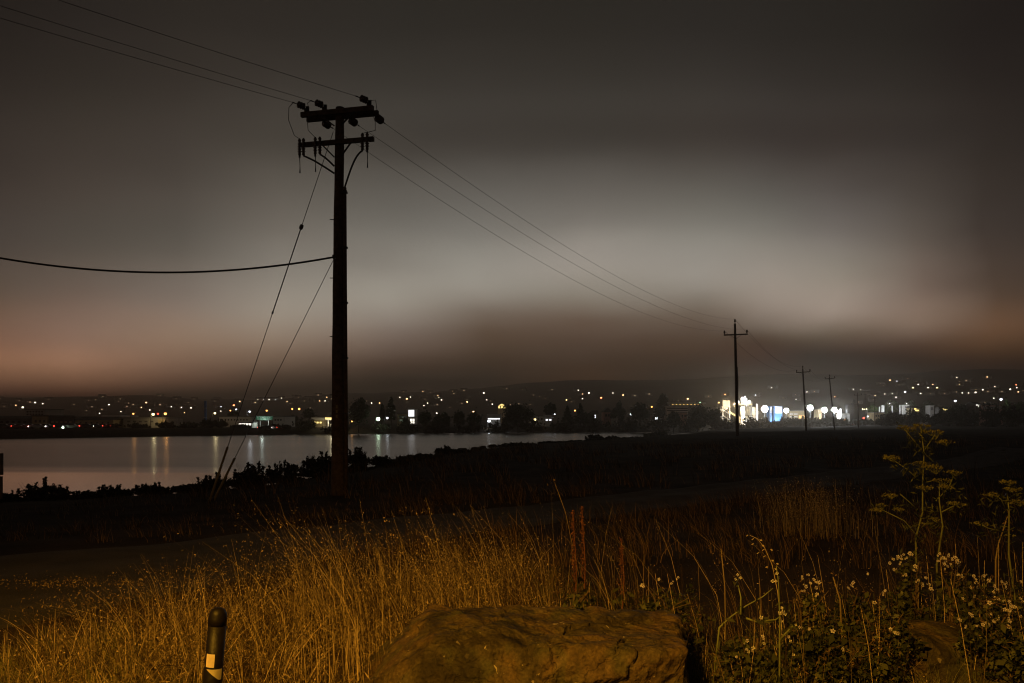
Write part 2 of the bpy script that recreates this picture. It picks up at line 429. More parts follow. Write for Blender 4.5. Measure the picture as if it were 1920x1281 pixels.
def ground_mat():
    m = bpy.data.materials.new('ground_soil'); m.use_nodes = True
    nt = m.node_tree; N, L = nt.nodes, nt.links; b = N['Principled BSDF']
    tc = N.new('ShaderNodeTexCoord')
    n1 = N.new('ShaderNodeTexNoise'); n1.inputs['Scale'].default_value = .8; n1.inputs['Detail'].default_value = 8
    n2 = N.new('ShaderNodeTexNoise'); n2.inputs['Scale'].default_value = 35; n2.inputs['Detail'].default_value = 6
    L.new(tc.outputs['Object'], n1.inputs[0]); L.new(tc.outputs['Object'], n2.inputs[0])
    cr = N.new('ShaderNodeValToRGB'); e = cr.color_ramp.elements
    e[0].position = .3; e[0].color = (.030, .022, .013, 1); e[1].position = .7; e[1].color = (.10, .07, .038, 1)
    L.new(n1.outputs[0], cr.inputs[0])
    mx = N.new('ShaderNodeMix'); mx.data_type = 'RGBA'; mx.blend_type = 'MULTIPLY'; mx.inputs[0].default_value = .8
    c2 = N.new('ShaderNodeValToRGB'); c2.color_ramp.elements[0].position = .3; c2.color_ramp.elements[0].color = (.3, .3, .3, 1)
    L.new(n2.outputs[0], c2.inputs[0]); L.new(cr.outputs[0], mx.inputs[6]); L.new(c2.outputs[0], mx.inputs[7])
    L.new(mx.outputs[2], b.inputs['Base Color']); b.inputs['Roughness'].default_value = .95
    b.inputs['Specular IOR Level'].default_value = .1
    bp = N.new('ShaderNodeBump'); bp.inputs['Strength'].default_value = .7; bp.inputs['Distance'].default_value = .04
    L.new(n2.outputs[0], bp.inputs['Height']); L.new(bp.outputs[0], b.inputs['Normal'])
    return m
M['ground'] = ground_mat()
M['path'] = mat('path_dirt', (.034, .028, .022), .92, var=.35, scale=2.2, bump=.8, bscale=45, dist=.03)

def terrain():
    ys = np.concatenate([np.linspace(-40, -8, 12, endpoint=False), np.linspace(-8, 40, 160, endpoint=False), 40 * np.exp(np.linspace(0, 1, 210) * math.log(2450 / 40))])
    us = np.linspace(-1.25, 1.25, 330)
    YY, UU = np.meshgrid(ys, us, indexing='ij')
    XX = UU * (np.abs(YY) + 22)
    ZZ = H(XX, YY)
    ny, nx = YY.shape
    V = np.stack([XX, YY, ZZ], -1).reshape(-1, 3)
    i = np.arange(ny - 1)[:, None] * nx + np.arange(nx - 1)[None]
    Fq = np.stack([i, i + 1, i + nx + 1, i + nx], -1).reshape(-1, 4)
    return tag(npmesh('ground', V, Fq, M['ground'], smooth=True), kind='structure')
terrain()

def water():
    m = bpy.data.materials.new('water'); m.use_nodes = True
    nt = m.node_tree; N, L = nt.nodes, nt.links; b = N['Principled BSDF']
    b.inputs['Base Color'].default_value = (.012, .012, .012, 1); b.inputs['IOR'].default_value = 1.33
    tc = N.new('ShaderNodeTexCoord')
    sx = N.new('ShaderNodeSeparateXYZ'); L.new(tc.outputs['Object'], sx.inputs[0])
    # calm water close to the bank, a light ripple further out
    nz = N.new('ShaderNodeTexNoise'); nz.inputs['Scale'].default_value = 1.0; nz.inputs['Detail'].default_value = 3
    mp = N.new('ShaderNodeMapping'); mp.inputs['Scale'].default_value = (.006, .05, 1)
    L.new(tc.outputs['Object'], mp.inputs[0]); L.new(mp.outputs[0], nz.inputs[0])
    ad = N.new('ShaderNodeMath'); ad.operation = 'MULTIPLY_ADD'; ad.inputs[1].default_value = 26.0
    L.new(nz.outputs[0], ad.inputs[0]); L.new(sx.outputs[1], ad.inputs[2])
    mr = N.new('ShaderNodeMapRange'); mr.interpolation_type = 'SMOOTHSTEP'
    for k, v in (('From Min', 84), ('From Max', 98), ('To Min', .07), ('To Max', .25)): mr.inputs[k].default_value = v
    L.new(ad.outputs[0], mr.inputs['Value'])
    m2 = N.new('ShaderNodeMath'); m2.operation = 'MULTIPLY_ADD'; m2.inputs[1].default_value = .10
    L.new(nz.outputs[0], m2.inputs[0]); L.new(mr.outputs[0], m2.inputs[2])
    s2 = N.new('ShaderNodeMath'); s2.operation = 'SUBTRACT'; s2.inputs[1].default_value = .05
    L.new(m2.outputs[0], s2.inputs[0]); L.new(s2.outputs[0], b.inputs['Roughness'])
    me = MB(); me.add([(-1300, 5, WATER), (400, 5, WATER), (400, 420, WATER), (-1300, 420, WATER)], [(0, 1, 2, 3)])
    o = me.build('water', m); tag(o, kind='structure')
water()

# track that crosses the field: a strip that follows the ground
def path():
    near = [(-14, 3.6), (-8, 4.6), (-4.6, 5.3), (-3.55, 5.9), (-3.2, 6.9), (-2.9, 8.4), (-2.1, 10.6), (-.6, 13.2), (1.6, 16), (5, 19.5), (10, 24), (18, 31), (32, 46)]
    far = [(-15, 8.2), (-10, 8.7), (-7.2, 9.3), (-6.3, 9.9), (-5.6, 10.7), (-5.0, 12.0), (-3.9, 14.0), (-2.0, 16.4), (.6, 19.2), (4.2, 22.8), (9.4, 27.6), (17.2, 34.6), (31, 49.5)]
    def resample(p, n):
        p = np.array(p, float); s = np.concatenate([[0], np.cumsum(np.hypot(*np.diff(p, axis=0).T))])
        # smooth by sampling a Catmull-like interpolation
        t = np.linspace(0, s[-1], n); q = np.stack([np.interp(t, s, p[:, 0]), np.interp(t, s, p[:, 1])], 1)
        for _ in range(14): q[1:-1] = (q[:-2] + 2 * q[1:-1] + q[2:]) / 4
        return q
    n, k = 170, 22
    a, b = resample(near, n), resample(far, n)
    t = np.linspace(0, 1, k)[None, :, None]
    jit = (wob(a[:, 0], a[:, 1], .7) * .12)[:, None]
    G = a[:, None] * (1 - t) + b[:, None] * t
    X, Y = G[..., 0] + jit * 0.6, G[..., 1] + jit
    Z = H(X, Y) + .022 - .02 * (np.abs(np.linspace(-1, 1, k))[None] > .96)
    rut = np.linspace(0, 1, k)[None]
    Z = Z - .02 * np.exp(-((rut - .28) / .1) ** 2) - .02 * np.exp(-((rut - .72) / .1) ** 2)
    V = np.stack([X, Y, Z], -1).reshape(-1, 3)
    i = np.arange(n - 1)[:, None] * k + np.arange(k - 1)[None]
    Fq = np.stack([i, i + 1, i + k + 1, i + k], -1).reshape(-1, 4)
    tag(npmesh('path', V, Fq[:, ::-1], M['path'], smooth=True), kind='structure')
    return a, b
PATH_A, PATH_B = path()
PATH_POLY = np.concatenate([PATH_A, PATH_B[::-1]])
def in_poly(X, Y, poly):
    inside = np.zeros(X.shape, bool); n = len(poly)
    for i in range(n):
        ax, ay = poly[i]; bx, by = poly[(i + 1) % n]
        c = ((ay > Y) != (by > Y)) & (X < (bx - ax) * (Y - ay) / (by - ay + 1e-12) + ax)
        inside ^= c
    return inside

# ------------------------------------------------------------------ street lamp that lights the foreground (behind the camera)
def street_lamp():
    bx, by = -3.4, -4.0
    t = thing('street_lamp', 'tall steel street lamp with orange sodium light beside the field track', 'street lamp', (bx, by, h1(bx, by)))
    z0 = h1(bx, by)
    MB().tube([(bx, by, z0), (bx, by, z0 + 2.6), (bx, by, z0 + 4.9)], [.10, .085, .06], 12).build('pole', M['steel'], t, True)
    MB().tube([(bx, by, z0 + 4.8), (bx + .2, by + .4, z0 + 5.2), (bx + .8, by + 1.6, z0 + 5.35)], [.045, .04, .035], 8).build('arm', M['steel'], t, True)
    hx, hy, hz = bx + .9, by + 1.85, z0 + 5.35
    MB().lathe([(.02, .14), (.14, .12), (.22, .04), (.2, 0)], (hx, hy, hz), 14).build('lamp_head', M['dark_metal'], t, True)
    MB().lathe([(.19, 0), (.16, -.08), (.06, -.13)], (hx, hy, hz - .005), 14).build('lamp_lens', E['sodium'], t, True)
    ld = bpy.data.lights.new('sodium_light', 'SPOT'); ld.energy = LAMP_POWER; ld.color = (1.0, .47, .035)
    ld.shadow_soft_size = .12; ld.spot_size = R(90); ld.spot_blend = 1.0
    lo = bpy.data.objects.new('sodium_light', ld); COL.objects.link(lo); lo.parent = t
    lo.location = Vector((hx, hy, hz - .2)) - wloc(t)
    d = Vector((-.8, 3.5, 0)) - Vector((hx, hy, hz - .2))
    lo.rotation_euler = d.to_track_quat('-Z', 'Y').to_euler()
LAMP_POWER = 3700
street_lamp()

# ------------------------------------------------------------------ the big utility pole and what hangs on it
PX, PY = -4.87, 21.8
PZ0 = h1(PX, PY)
def catenary(a, b, sag, n=24):
    a, b = Vector(a), Vector(b)
    return [a.lerp(b, i / n) - Vector((0, 0, 4 * sag * (i / n) * (1 - i / n))) for i in range(n + 1)]
def bell(mb, c, axis, r=.1, n=3):
    c = Vector(c); ax = Vector(axis).normalized()
    prof = [(.02, 0)]
    for k in range(n):
        z = .03 + k * .075
        prof += [(.035, z), (r, z + .015), (r * .95, z + .035), (.04, z + .055)]
    prof += [(.02, .03 + n * .075)]
    mb.lathe(prof, c, 12, ax)
    return c + ax * (.03 + n * .075)

ARM_DIR = Vector((2.19, -.5, 0)).normalized()
def big_pole():
    t = thing('utility_pole', 'tall thick wooden utility pole with two crossarms and guy wires beside the water', 'utility pole', (PX, PY, PZ0))
    ztop = EYE + (HY - 203) / F * PY
    ht = ztop - PZ0
    pts, rad = [], []
    for i in range(25):
        k = i / 24
        # slight natural sweep of the trunk
        pts.append((PX + .05 * (k - .5) - .03 * math.sin(k * 3), PY, PZ0 - .3 + (ht + .3) * k)); rad.append(.205 - .085 * k ** .8 + .004 * math.sin(k * 37))
    pole = MB().tube(pts, rad, 20).build('pole', M['pole_wood'], t, True)
    MB().lathe([(.122, 0), (.122, .02), (.05, .05)], (PX + .025, PY, ztop - .01), 16).build('pole_cap', M['dark_metal'], t, True)
    c1 = Vector((PX + .02, PY, EYE + (HY - 214) / F * PY)); c2 = Vector((PX + .02, PY, EYE + (HY - 271) / F * PY))
    fw = Vector((.5, 2.19, 0)).normalized()          # across the arms, away from the camera
    a0, a1 = c1 - ARM_DIR * 1.10, c1 + ARM_DIR * 1.08
    for s in (-1, 1):
        MB().beam(a0 + fw * .175 * s, a1 + fw * .175 * s, .10, .135).build('crossarm', M['pole_wood'], t)
    b0, b1 = c2 - ARM_DIR * 1.16, c2 + ARM_DIR * 1.10
    MB().beam(b0 - fw * .19, b1 - fw * .19, .10, .12).build('crossarm', M['pole_wood'], t)
    for (c, off, dx, dz) in ((c1, -.16, .55, .38), (c2, -.20, .44, .40)):
        for s in (-1, 1):
            MB().beam(c + ARM_DIR * dx * s - fw * .22 + Vector((0, 0, -.05)), c - fw * .15 + Vector((0, 0, -dz)) + ARM_DIR * .1 * s, .035, .035).build('brace', M['dark_metal'], t)
    for k in (-.95, -.35, .35, .95):
        MB().tube([c1 + ARM_DIR * k - fw * .25, c1 + ARM_DIR * k + fw * .25], .014, 6).build('bolt', M['dark_metal'], t)
    # dead-end insulators: three reach back to the left, three forward to the next pole
    back = Vector((-.70, -.71, .05)); fwd = Vector((.40, .91, -.06))
    ends_b, ends_f = [], []
    for k in (-1.02, -.47, .88):
        foot = c1 + ARM_DIR * k + Vector((0, 0, .06))
        mb = MB(); mb.tube([foot - fw * .1, foot - fw * .1 + Vector((0, 0, .15))], .03, 8)
        MB().beam(foot + Vector((.02, 0, 0)), foot + Vector((.02, 0, .24)), .09, .07).build('bracket', M['dark_metal'], t)
        st = foot + Vector((0, 0, .19)) - fw * .1
        e = bell(mb, st, back, .098, 3)
        mb.build('insulator', M['insulator'], t, True)
        MB().tube([e, e + back * .14], [.012, .02], 6).build('clamp', M['dark_metal'], t)
        ends_b.append(e + back * .12)
    for k in (-.62, .20, 1.0):
        foot = c1 + ARM_DIR * k + Vector((0, 0, -.09)) + fw * .18
        mb = MB(); e = bell(mb, foot + fwd * .06, fwd, .115, 3); mb.tube([foot + Vector((0, 0, .08)), foot + fwd * .08], .022, 8)
        mb.build('insulator', M['insulator'], t, True)
        MB().tube([e, e + fwd * .16], [.012, .02], 6).build('clamp', M['dark_metal'], t)
        ends_f.append(e + fwd * .14)
    # fuse cut-outs and arresters under the lower arm
    tips = []
    for k, tail in ((-1.10, 1), (-.98, 0), (-.62, 1), (-.48, 0), (.80, 0), (.94, 1)):
        base = c2 + ARM_DIR * k - fw * .27
        mb = MB()
        prof = [(.02, .16), (.035, .13), (.05, .10), (.035, .06)]
        for q in range(4):
            z = .02 - q * .07
            prof += [(.036, z), (.062, z - .02), (.036, z - .045)]
        prof += [(.04, -.27), (.045, -.30), (.02, -.33)]
        mb.lathe(prof, base, 10)
        mb.beam(base + Vector((0, 0, .03)), base + fw * .16 + Vector((0, 0, .03)), .03, .03)
        c = mb.build('cutout', M['insulator'], t, True)
        tip = base + Vector((0, 0, -.33)); tips.append(tip)
        if tail:
            m2 = MB(); m2.tube([tip, tip + Vector((.0, 0, -.05))], .03, 8)
            m2.tube([tip, tip + Vector((.012, 0, -.3)), tip + Vector((.01, 0, -.48))], [.012, .01, .02], 6)
            m2.build('arrester_tail', M['dark_metal'], c)
    # jumpers that drop from the upper to the lower arm
    def jump(p, q, via): MB().tube([p] + via + [q], .009, 6).build('jumper', M['wire'], t, True)
    q = c2 + ARM_DIR * -1.10 - fw * .27 + Vector((0, 0, .15)); p = ends_b[0]
    jump(p, q, [Vector((p.x - .12, p.y, p.z - .14)), Vector((p.x - .13, p.y, (p.z + q.z) / 2)), Vector((q.x - .15, q.y, q.z + .10))])
    q = c2 + ARM_DIR * -.62 - fw * .27 + Vector((0, 0, .15)); p = ends_b[1]
    jump(p, q, [p + Vector((-.1, 0, -.06)), Vector((q.x - .16, q.y, p.z - .3)), Vector((q.x - .22, q.y, q.z + .5)), Vector((q.x - .2, q.y, q.z + .2))])
    q = c2 + ARM_DIR * .80 - fw * .27 + Vector((0, 0, .15)); p = c1 + ARM_DIR * 1.0 - Vector((0, 0, .12))
    jump(p, q, [Vector((p.x + .06, p.y, (p.z + q.z) / 2 + .1)), Vector((p.x + .06, p.y, q.z + .16)), q + Vector((.14, 0, .03))])
    p = ends_b[2] + Vector((.3, .3, .0)); q = ends_f[2]
    jump(p, q, [p + Vector((.18, 0, .02)), p + Vector((.22, 0, -.3))])
    # underground-riser cables to the pole
    def riser(a, via, b): MB().tube([a] + via + [b], .026, 8).build('riser_cable', M['cable'], t, True)
    for a, dz in ((tips[1], .50), (tips[3], .30)):
        b = Vector((PX - .13, PY - .05, a.z - dz))
        riser(a, [a.lerp(b, .35) + Vector((0, 0, .03)), a.lerp(b, .7) + Vector((0, 0, .02))], b)
    a = tips[4]; b = Vector((PX + .15, PY - .06, a.z - .95))
    def bez(t_): return a * (1 - t_) ** 3 + (a + Vector((-.22, 0, -.10))) * 3 * t_ * (1 - t_) ** 2 + (b + Vector((.14, 0, .42))) * 3 * t_ * t_ * (1 - t_) + b * t_ ** 3
    riser(a, [bez(k / 12) for k in range(1, 12)], b)
    cond = MB(); cond.tube([(PX + .16, PY - .05, b.z + .05), (PX + .175, PY - .06, b.z - 2.5), (PX + .20, PY - .07, 2.2), (PX + .22, PY - .08, PZ0 - .1)], .055, 10)
    cond.build('conduit', M['pole_wood'], t, True)
    for k in range(5):
        z = b.z - .1 - k * 1.55
        MB().box((PX + .17 + .006 * k, PY - .09, z), (.16, .10, .05)).build('conduit_strap', M['dark_metal'], t)
    # step bolts and reflective number tags
    for k in range(9):
        z = PZ0 + 2.0 + k * .82; s = -1 if k % 2 else 1
        if s > 0 and k < 8: continue
        MB().tube([(PX + s * .13, PY - .1, z), (PX + s * .24, PY - .1, z)], .012, 6).build('step_bolt', M['dark_metal'], t)
    for k in range(3):
        p = P(634, 763 + k * 9, PY)
        MB().box((p.x, PY - .187, p.z), (.05, .01, .09)).build('number_tag', M['guard'], t)
    return c1, c2, ends_b, ends_f, ztop
C1, C2, ENDS_B, ENDS_F, PTOP = big_pole()

def wire(label, a, b, sag, r=.006, n=28, name='power_line_wire', m='wire', group=None):
    a = Vector(a)
    o = MB().tube(catenary(a, b, sag, n), r, 5, True).build(name, M[m], None, True, loc=a)
    return tag(o, label, 'wire', group)

# ------------------------------------------------------------------ smaller poles along the line
POLES = [(75.0, 1378, 603, 1383, 628, 'second wooden power pole along the line, standing before the lit concrete plant'),
         (128.0, 1505, 687, 1512, 698, 'third wooden power pole along the line, beside the floodlit yard'),
         (181.0, 1555, 702, 1565, 710, 'strongly leaning wooden power pole among the floodlights'),
         (234.0, 1608, 735, 1610, 741, 'small far wooden power pole beside the road and substation')]
WIRE_PTS = []
def small_pole(Y, xt, yt, xb, ya, label):
    base_x = (xb - CX) / F * Y; z0 = h1(base_x, Y)
    top = P(xt, yt + 4, Y)
    t = thing('power_pole', label, 'utility pole', (base_x, Y, z0), 'wooden power poles along the line')
    b = Vector((base_x, Y, z0 - .4))
    MB().tube([b.lerp(top, k / 8) for k in range(9)], [.175 - .065 * k / 8 for k in range(9)], 12).build('pole', M['pole_wood'], t, True)
    ax = (top - b).normalized()
    arm_c = b + ax * ((P(xt, ya, Y).z - b.z) / ax.z)
    s = Vector((1, -.18, -ax.x * .9)).normalized()
    a0, a1 = arm_c - s * 1.12 + Vector((0, -.16, 0)), arm_c + s * 1.12 + Vector((0, -.16, 0))
    MB().beam(a0, a1, .10, .13).build('crossarm', M['pole_wood'], t)
    for q in (-1, 1):
        MB().beam(arm_c + s * .5 * q + Vector((0, -.22, -.05)), arm_c - ax * .45 + Vector((0, -.13, 0)), .03, .03).build('brace', M['dark_metal'], t)
    pins = []
    for c in (a0 + s * .07, a1 - s * .07, top):
        mb = MB(); mb.lathe([(.03, 0), (.03, .12), (.09, .14), (.10, .22), (.06, .27), (.085, .30), (.075, .38), (.02, .42)], c + Vector((0, 0, .03)), 10)
        mb.build('insulator', M['insulator'], t, True); pins.append(c + Vector((0, 0, .42)))
    if Y < 100:
        MB().tube([top + Vector((.2, -.1, -4.2)), top + Vector((.26, -.1, -5.2)), top + Vector((.28, -.1, -9.3))], .03, 6).build('conduit', M['dark_metal'], t, True)
    WIRE_PTS.append(pins)
for p in POLES: small_pole(*p)

W2 = WIRE_PTS[0]
wire('thin wire from the upper crossarm right end down to the second pole top', ENDS_F[2], W2[2], 1.35)
wire('thin wire from beside the big pole head to the second pole crossarm right end', ENDS_F[1], W2[1], 1.5)
wire('thin wire from the upper crossarm left part to the second pole crossarm left end', ENDS_F[0], W2[0], 1.6)
for k in range(3):
    for j in range(3):
        nm = ['second and third', 'third and leaning', 'leaning and farthest'][k]
        wire(f'thin wire strung between the {nm} power poles, at the ' + ['left insulator', 'right insulator', 'pole top'][j], WIRE_PTS[k][j], WIRE_PTS[k + 1][j], 1.5, .012, 14)
far_end = Vector((-38.5, -12.8, 11.6))
for j, (e, s) in enumerate(zip(ENDS_B, ('left', 'middle', 'right'))):
    tgt = far_end + Vector((.9, -.9, 0)) * [-1.05, -.35, 1.05][j] + Vector((0, 0, [.9, .4, .0][j]))
    wire(f'thin wire leaving the {s} back insulator of the big pole over the field', e, tgt, [1.0, .8, .8][j])
att = P(627, 482, PY - .15)
wire('thick black communication cable sagging from the middle of the big pole', att, Vector((-17.8, 20.6, att.z + .80)), .86, .028, 40, 'communication_cable', 'cable')
MB_ = MB(); MB_.box(att, (.09, .14, .10)); MB_.build('cable_clamp', M['dark_metal'], bpy.data.objects['utility_pole'])

# guy wires with insulators and yellow guards
def guy(label, top, anchor, strain=None, thick_to=None, guard_from=.8):
    top, anchor = Vector(top), Vector(anchor)
    t = thing('guy_wire', label, 'guy wire', anchor)
    L_ = lambda k: top.lerp(anchor, k)
    MB().tube([top, L_(.5), L_(1)], .009, 6).build('strand', M['wire'], t)
    if strain:
        MB().tube([L_(strain - .006), L_(strain), L_(strain + .006)], [.045, .06, .045], 8).build('strain_insulator', M['insulator'], t, True)
        MB().tube([L_(strain + .006), L_(thick_to)], .015, 6).build('fibreglass_rod', M['dark_metal'], t)
        MB().tube([L_(thick_to - .002), L_(thick_to + .004)], .026, 6).build('rod_end', M['dark_metal'], t)
    MB().tube([L_(guard_from), L_(.999)], .030, 10).build('guard', M['guard'], t, True)
    MB().lathe([(.03, -.1), (.05, .0), (.03, .12)], anchor, 8).build('anchor_eye', M['dark_metal'], t)
ax_, ay_ = P(391, 966, 19.6).x, 19.6
guy('upper guy wire with strain insulator from the big pole head to its ground anchor', P(625, 247, PY), (ax_, ay_, h1(ax_, ay_)), .277, .512, .86)
ax2, ay2 = P(399, 958, 20.0).x, 20.0
guy('lower guy wire from the cable height of the big pole to the ground anchor', P(626, 486, PY), (ax2, ay2, h1(ax2, ay2)), None, None, .83)

# ------------------------------------------------------------------ rocks
def rock_mesh(planes, seed, sub=4, noise_amp=.05, noise_scale=2.0, sharp=14.0):
    import bmesh
    bm = bmesh.new(); bmesh.ops.create_icosphere(bm, subdivisions=sub, radius=1)
    pl = [(Vector(n).normalized(), d) for n, d in planes]
    off = Vector((seed * 3.1, seed * 1.7, seed * .7))
    for v in bm.verts:
        d = v.co.normalized()
        s = 0.0
        for n, dist in pl:
            c = max(d.dot(n), 1e-4)
            s += (c / dist) ** sharp
        r = s ** (-1 / sharp)
        p = d * r
        k = mnoise.fractal(p * noise_scale * 2.2 + off, .9, 2.1, 6)
        # chipped faces: every cell is a small plane of its own tilt
        disp = 0.0
        for sc2, am in ((noise_scale * .75, 1.0), (noise_scale * 2.1, .45)):
            dd, pp = mnoise.voronoi((p + Vector((k, -k, k)) * .03) * sc2 + off)
            c = pp[0]; rv = mnoise.noise_vector(c * 7.31 + off)
            disp += am * noise_amp * (rv.dot((p * sc2 + off) - c) * 1.1 + .9 * mnoise.noise(c * 5.7))
        v.co = p + d * (disp + noise_amp * .35 * k)
    me = bpy.data.meshes.new('rock'); bm.to_mesh(me); bm.free()
    me.shade_smooth()
    return me
def stone_mat():
    m = bpy.data.materials.new('boulder_stone'); m.use_nodes = True
    nt = m.node_tree; N, L = nt.nodes, nt.links; b = N['Principled BSDF']
    tc = N.new('ShaderNodeTexCoord')
    def noise(s, d=8, dist=0.0):
        n = N.new('ShaderNodeTexNoise'); n.inputs['Scale'].default_value = s; n.inputs['Detail'].default_value = d; n.inputs['Distortion'].default_value = dist
        L.new(tc.outputs['Object'], n.inputs[0]); return n.outputs[0]
    def ramp(x, stops):
        c = N.new('ShaderNodeValToRGB'); e = c.color_ramp.elements
        e[0].position, e[0].color = stops[0][0], (*stops[0][1], 1); e[1].position, e[1].color = stops[-1][0], (*stops[-1][1], 1)
        for p, q in stops[1:-1]:
            z = e.new(p); z.color = (*q, 1)
        L.new(x, c.inputs[0]); return c.outputs[0]
    def mix(f, a, c, bt='MIX'):
        x = N.new('ShaderNodeMix'); x.data_type = 'RGBA'; x.blend_type = bt
        if isinstance(f, float): x.inputs[0].default_value = f
        else: L.new(f, x.inputs[0])
        L.new(a, x.inputs[6])
        if isinstance(c, tuple): x.inputs[7].default_value = (*c, 1)
        else: L.new(c, x.inputs[7])
        return x.outputs[2]
    base = ramp(noise(2.4, 9, .8), [(.28, (.040, .030, .018)), (.45, (.085, .068, .036)), (.6, (.13, .085, .040)), (.75, (.10, .088, .050))])
    base = mix(.7, base, ramp(noise(14, 8), [(.3, (.45, .42, .40)), (.7, (1.25, 1.2, 1.1))]), 'MULTIPLY')
    # white quartz flecks and thin veins
    spots = ramp(noise(17, 3, .4), [(.675, (0, 0, 0)), (.70, (1, 1, 1))])
    base = mix(spots, base, (.44, .36, .24))
    vn = N.new('ShaderNodeTexVoronoi'); vn.feature = 'DISTANCE_TO_EDGE'; vn.inputs['Scale'].default_value = 1.15
    wp = N.new('ShaderNodeVectorMath'); wp.operation = 'ADD'
    nz = N.new('ShaderNodeTexNoise'); nz.inputs['Scale'].default_value = 4; nz.inputs['Detail'].default_value = 5
    L.new(tc.outputs['Object'], nz.inputs[0])
    sc_ = N.new('ShaderNodeVectorMath'); sc_.operation = 'SCALE'; sc_.inputs['Scale'].default_value = .35
    L.new(nz.outputs['Color'], sc_.inputs[0]); L.new(tc.outputs['Object'], wp.inputs[0]); L.new(sc_.outputs[0], wp.inputs[1]); L.new(wp.outputs[0], vn.inputs[0])
    crack = ramp(vn.outputs[0], [(.0, (.7, .7, .7)), (.004, (0, 0, 0))])
    lich = ramp(noise(4.2, 7, .5), [(.52, (0, 0, 0)), (.62, (.55, .55, .55))])
    base = mix(lich, base, (.055, .060, .028))
    pale = ramp(noise(3.1, 9, 1.4), [(.60, (0, 0, 0)), (.70, (.5, .5, .5))])
    base = mix(pale, base, (.20, .15, .085))
    dk = ramp(noise(2.0, 8, .9), [(.36, (.85, .85, .85)), (.46, (0, 0, 0))])
    base = mix(dk, base, (.022, .016, .010))
    base = mix(crack, base, (.02, .014, .01))
    grit = ramp(noise(60, 4), [(.35, (.55, .55, .55)), (.7, (1.25, 1.25, 1.25))])
    base = mix(.8, base, grit, 'MULTIPLY')
    L.new(base, b.inputs['Base Color']); b.inputs['Roughness'].default_value = .8; b.inputs['Specular IOR Level'].default_value = .3
    bp = N.new('ShaderNodeBump'); bp.inputs['Strength'].default_value = 1.0; bp.inputs['Distance'].default_value = .045
    L.new(noise(9, 10, .4), bp.inputs['Height'])
    bp2 = N.new('ShaderNodeBump'); bp2.inputs['Strength'].default_value = .35; bp2.inputs['Distance'].default_value = .03; bp2.invert = True
    bp3 = N.new('ShaderNodeBump'); bp3.inputs['Strength'].default_value = .9; bp3.inputs['Distance'].default_value = .018
    vc = N.new('ShaderNodeTexVoronoi'); vc.feature = 'F1'; vc.inputs['Scale'].default_value = 13; L.new(wp.outputs[0], vc.inputs[0]); L.new(vc.outputs[0], bp3.inputs['Height'])
    bp4 = N.new('ShaderNodeBump'); bp4.inputs['Strength'].default_value = .8; bp4.inputs['Distance'].default_value = .006; L.new(noise(75, 5), bp4.inputs['Height'])
    L.new(bp.outputs[0], bp3.inputs['Normal']); L.new(bp3.outputs[0], bp4.inputs['Normal'])
    L.new(crack, bp2.inputs['Height']); L.new(bp4.outputs[0], bp2.inputs['Normal']); L.new(bp2.outputs[0], b.inputs['Normal'])
    return m
M['stone'] = stone_mat()
def rock(name, label, cat, loc, planes, seed, sub=4, amp=.05, ns=2.0, sharp=14., group=None, rot=0.0):
    me = rock_mesh(planes, seed, sub, amp, ns, sharp); me.materials.append(M['stone'])
    o = bpy.data.objects.new(name, me); COL.objects.link(o); o.location = loc; o.rotation_euler.z = rot
    return tag(o, label, cat, group)
rock('boulder', 'large flat-topped brown boulder with pale flecks lying before the grass', 'boulder', (.16, 4.28, .06),
     [((0, -.04, 1), .385), ((0, .2, -1), .5), ((1, -.12, .06), .82), ((-1, -.1, .06), 1.05), ((-.62, -.12, .78), .66), ((-.1, -1, .30), .40), ((.25, -1, -.1), .46), ((-.45, -.85, .45), .58), ((.1, 1, .1), .45), ((.6, -.8, .2), .78), ((-.2, -.5, 1), .50)],
     2.3, 7, .078, 2.5, 36)
rock('boulder', 'low brown boulder half buried under the bramble', 'boulder', (2.52, 4.75, -.02),
     [((0, -.1, 1), .30), ((0, 0, -1), .4), ((1, 0, .2), .45), ((-1, 0, .3), .42), ((0, -1, .4), .30), ((0, 1, .3), .35), ((-.6, -.5, .6), .38)], 5.1, 5, .05, 2.8, 10)

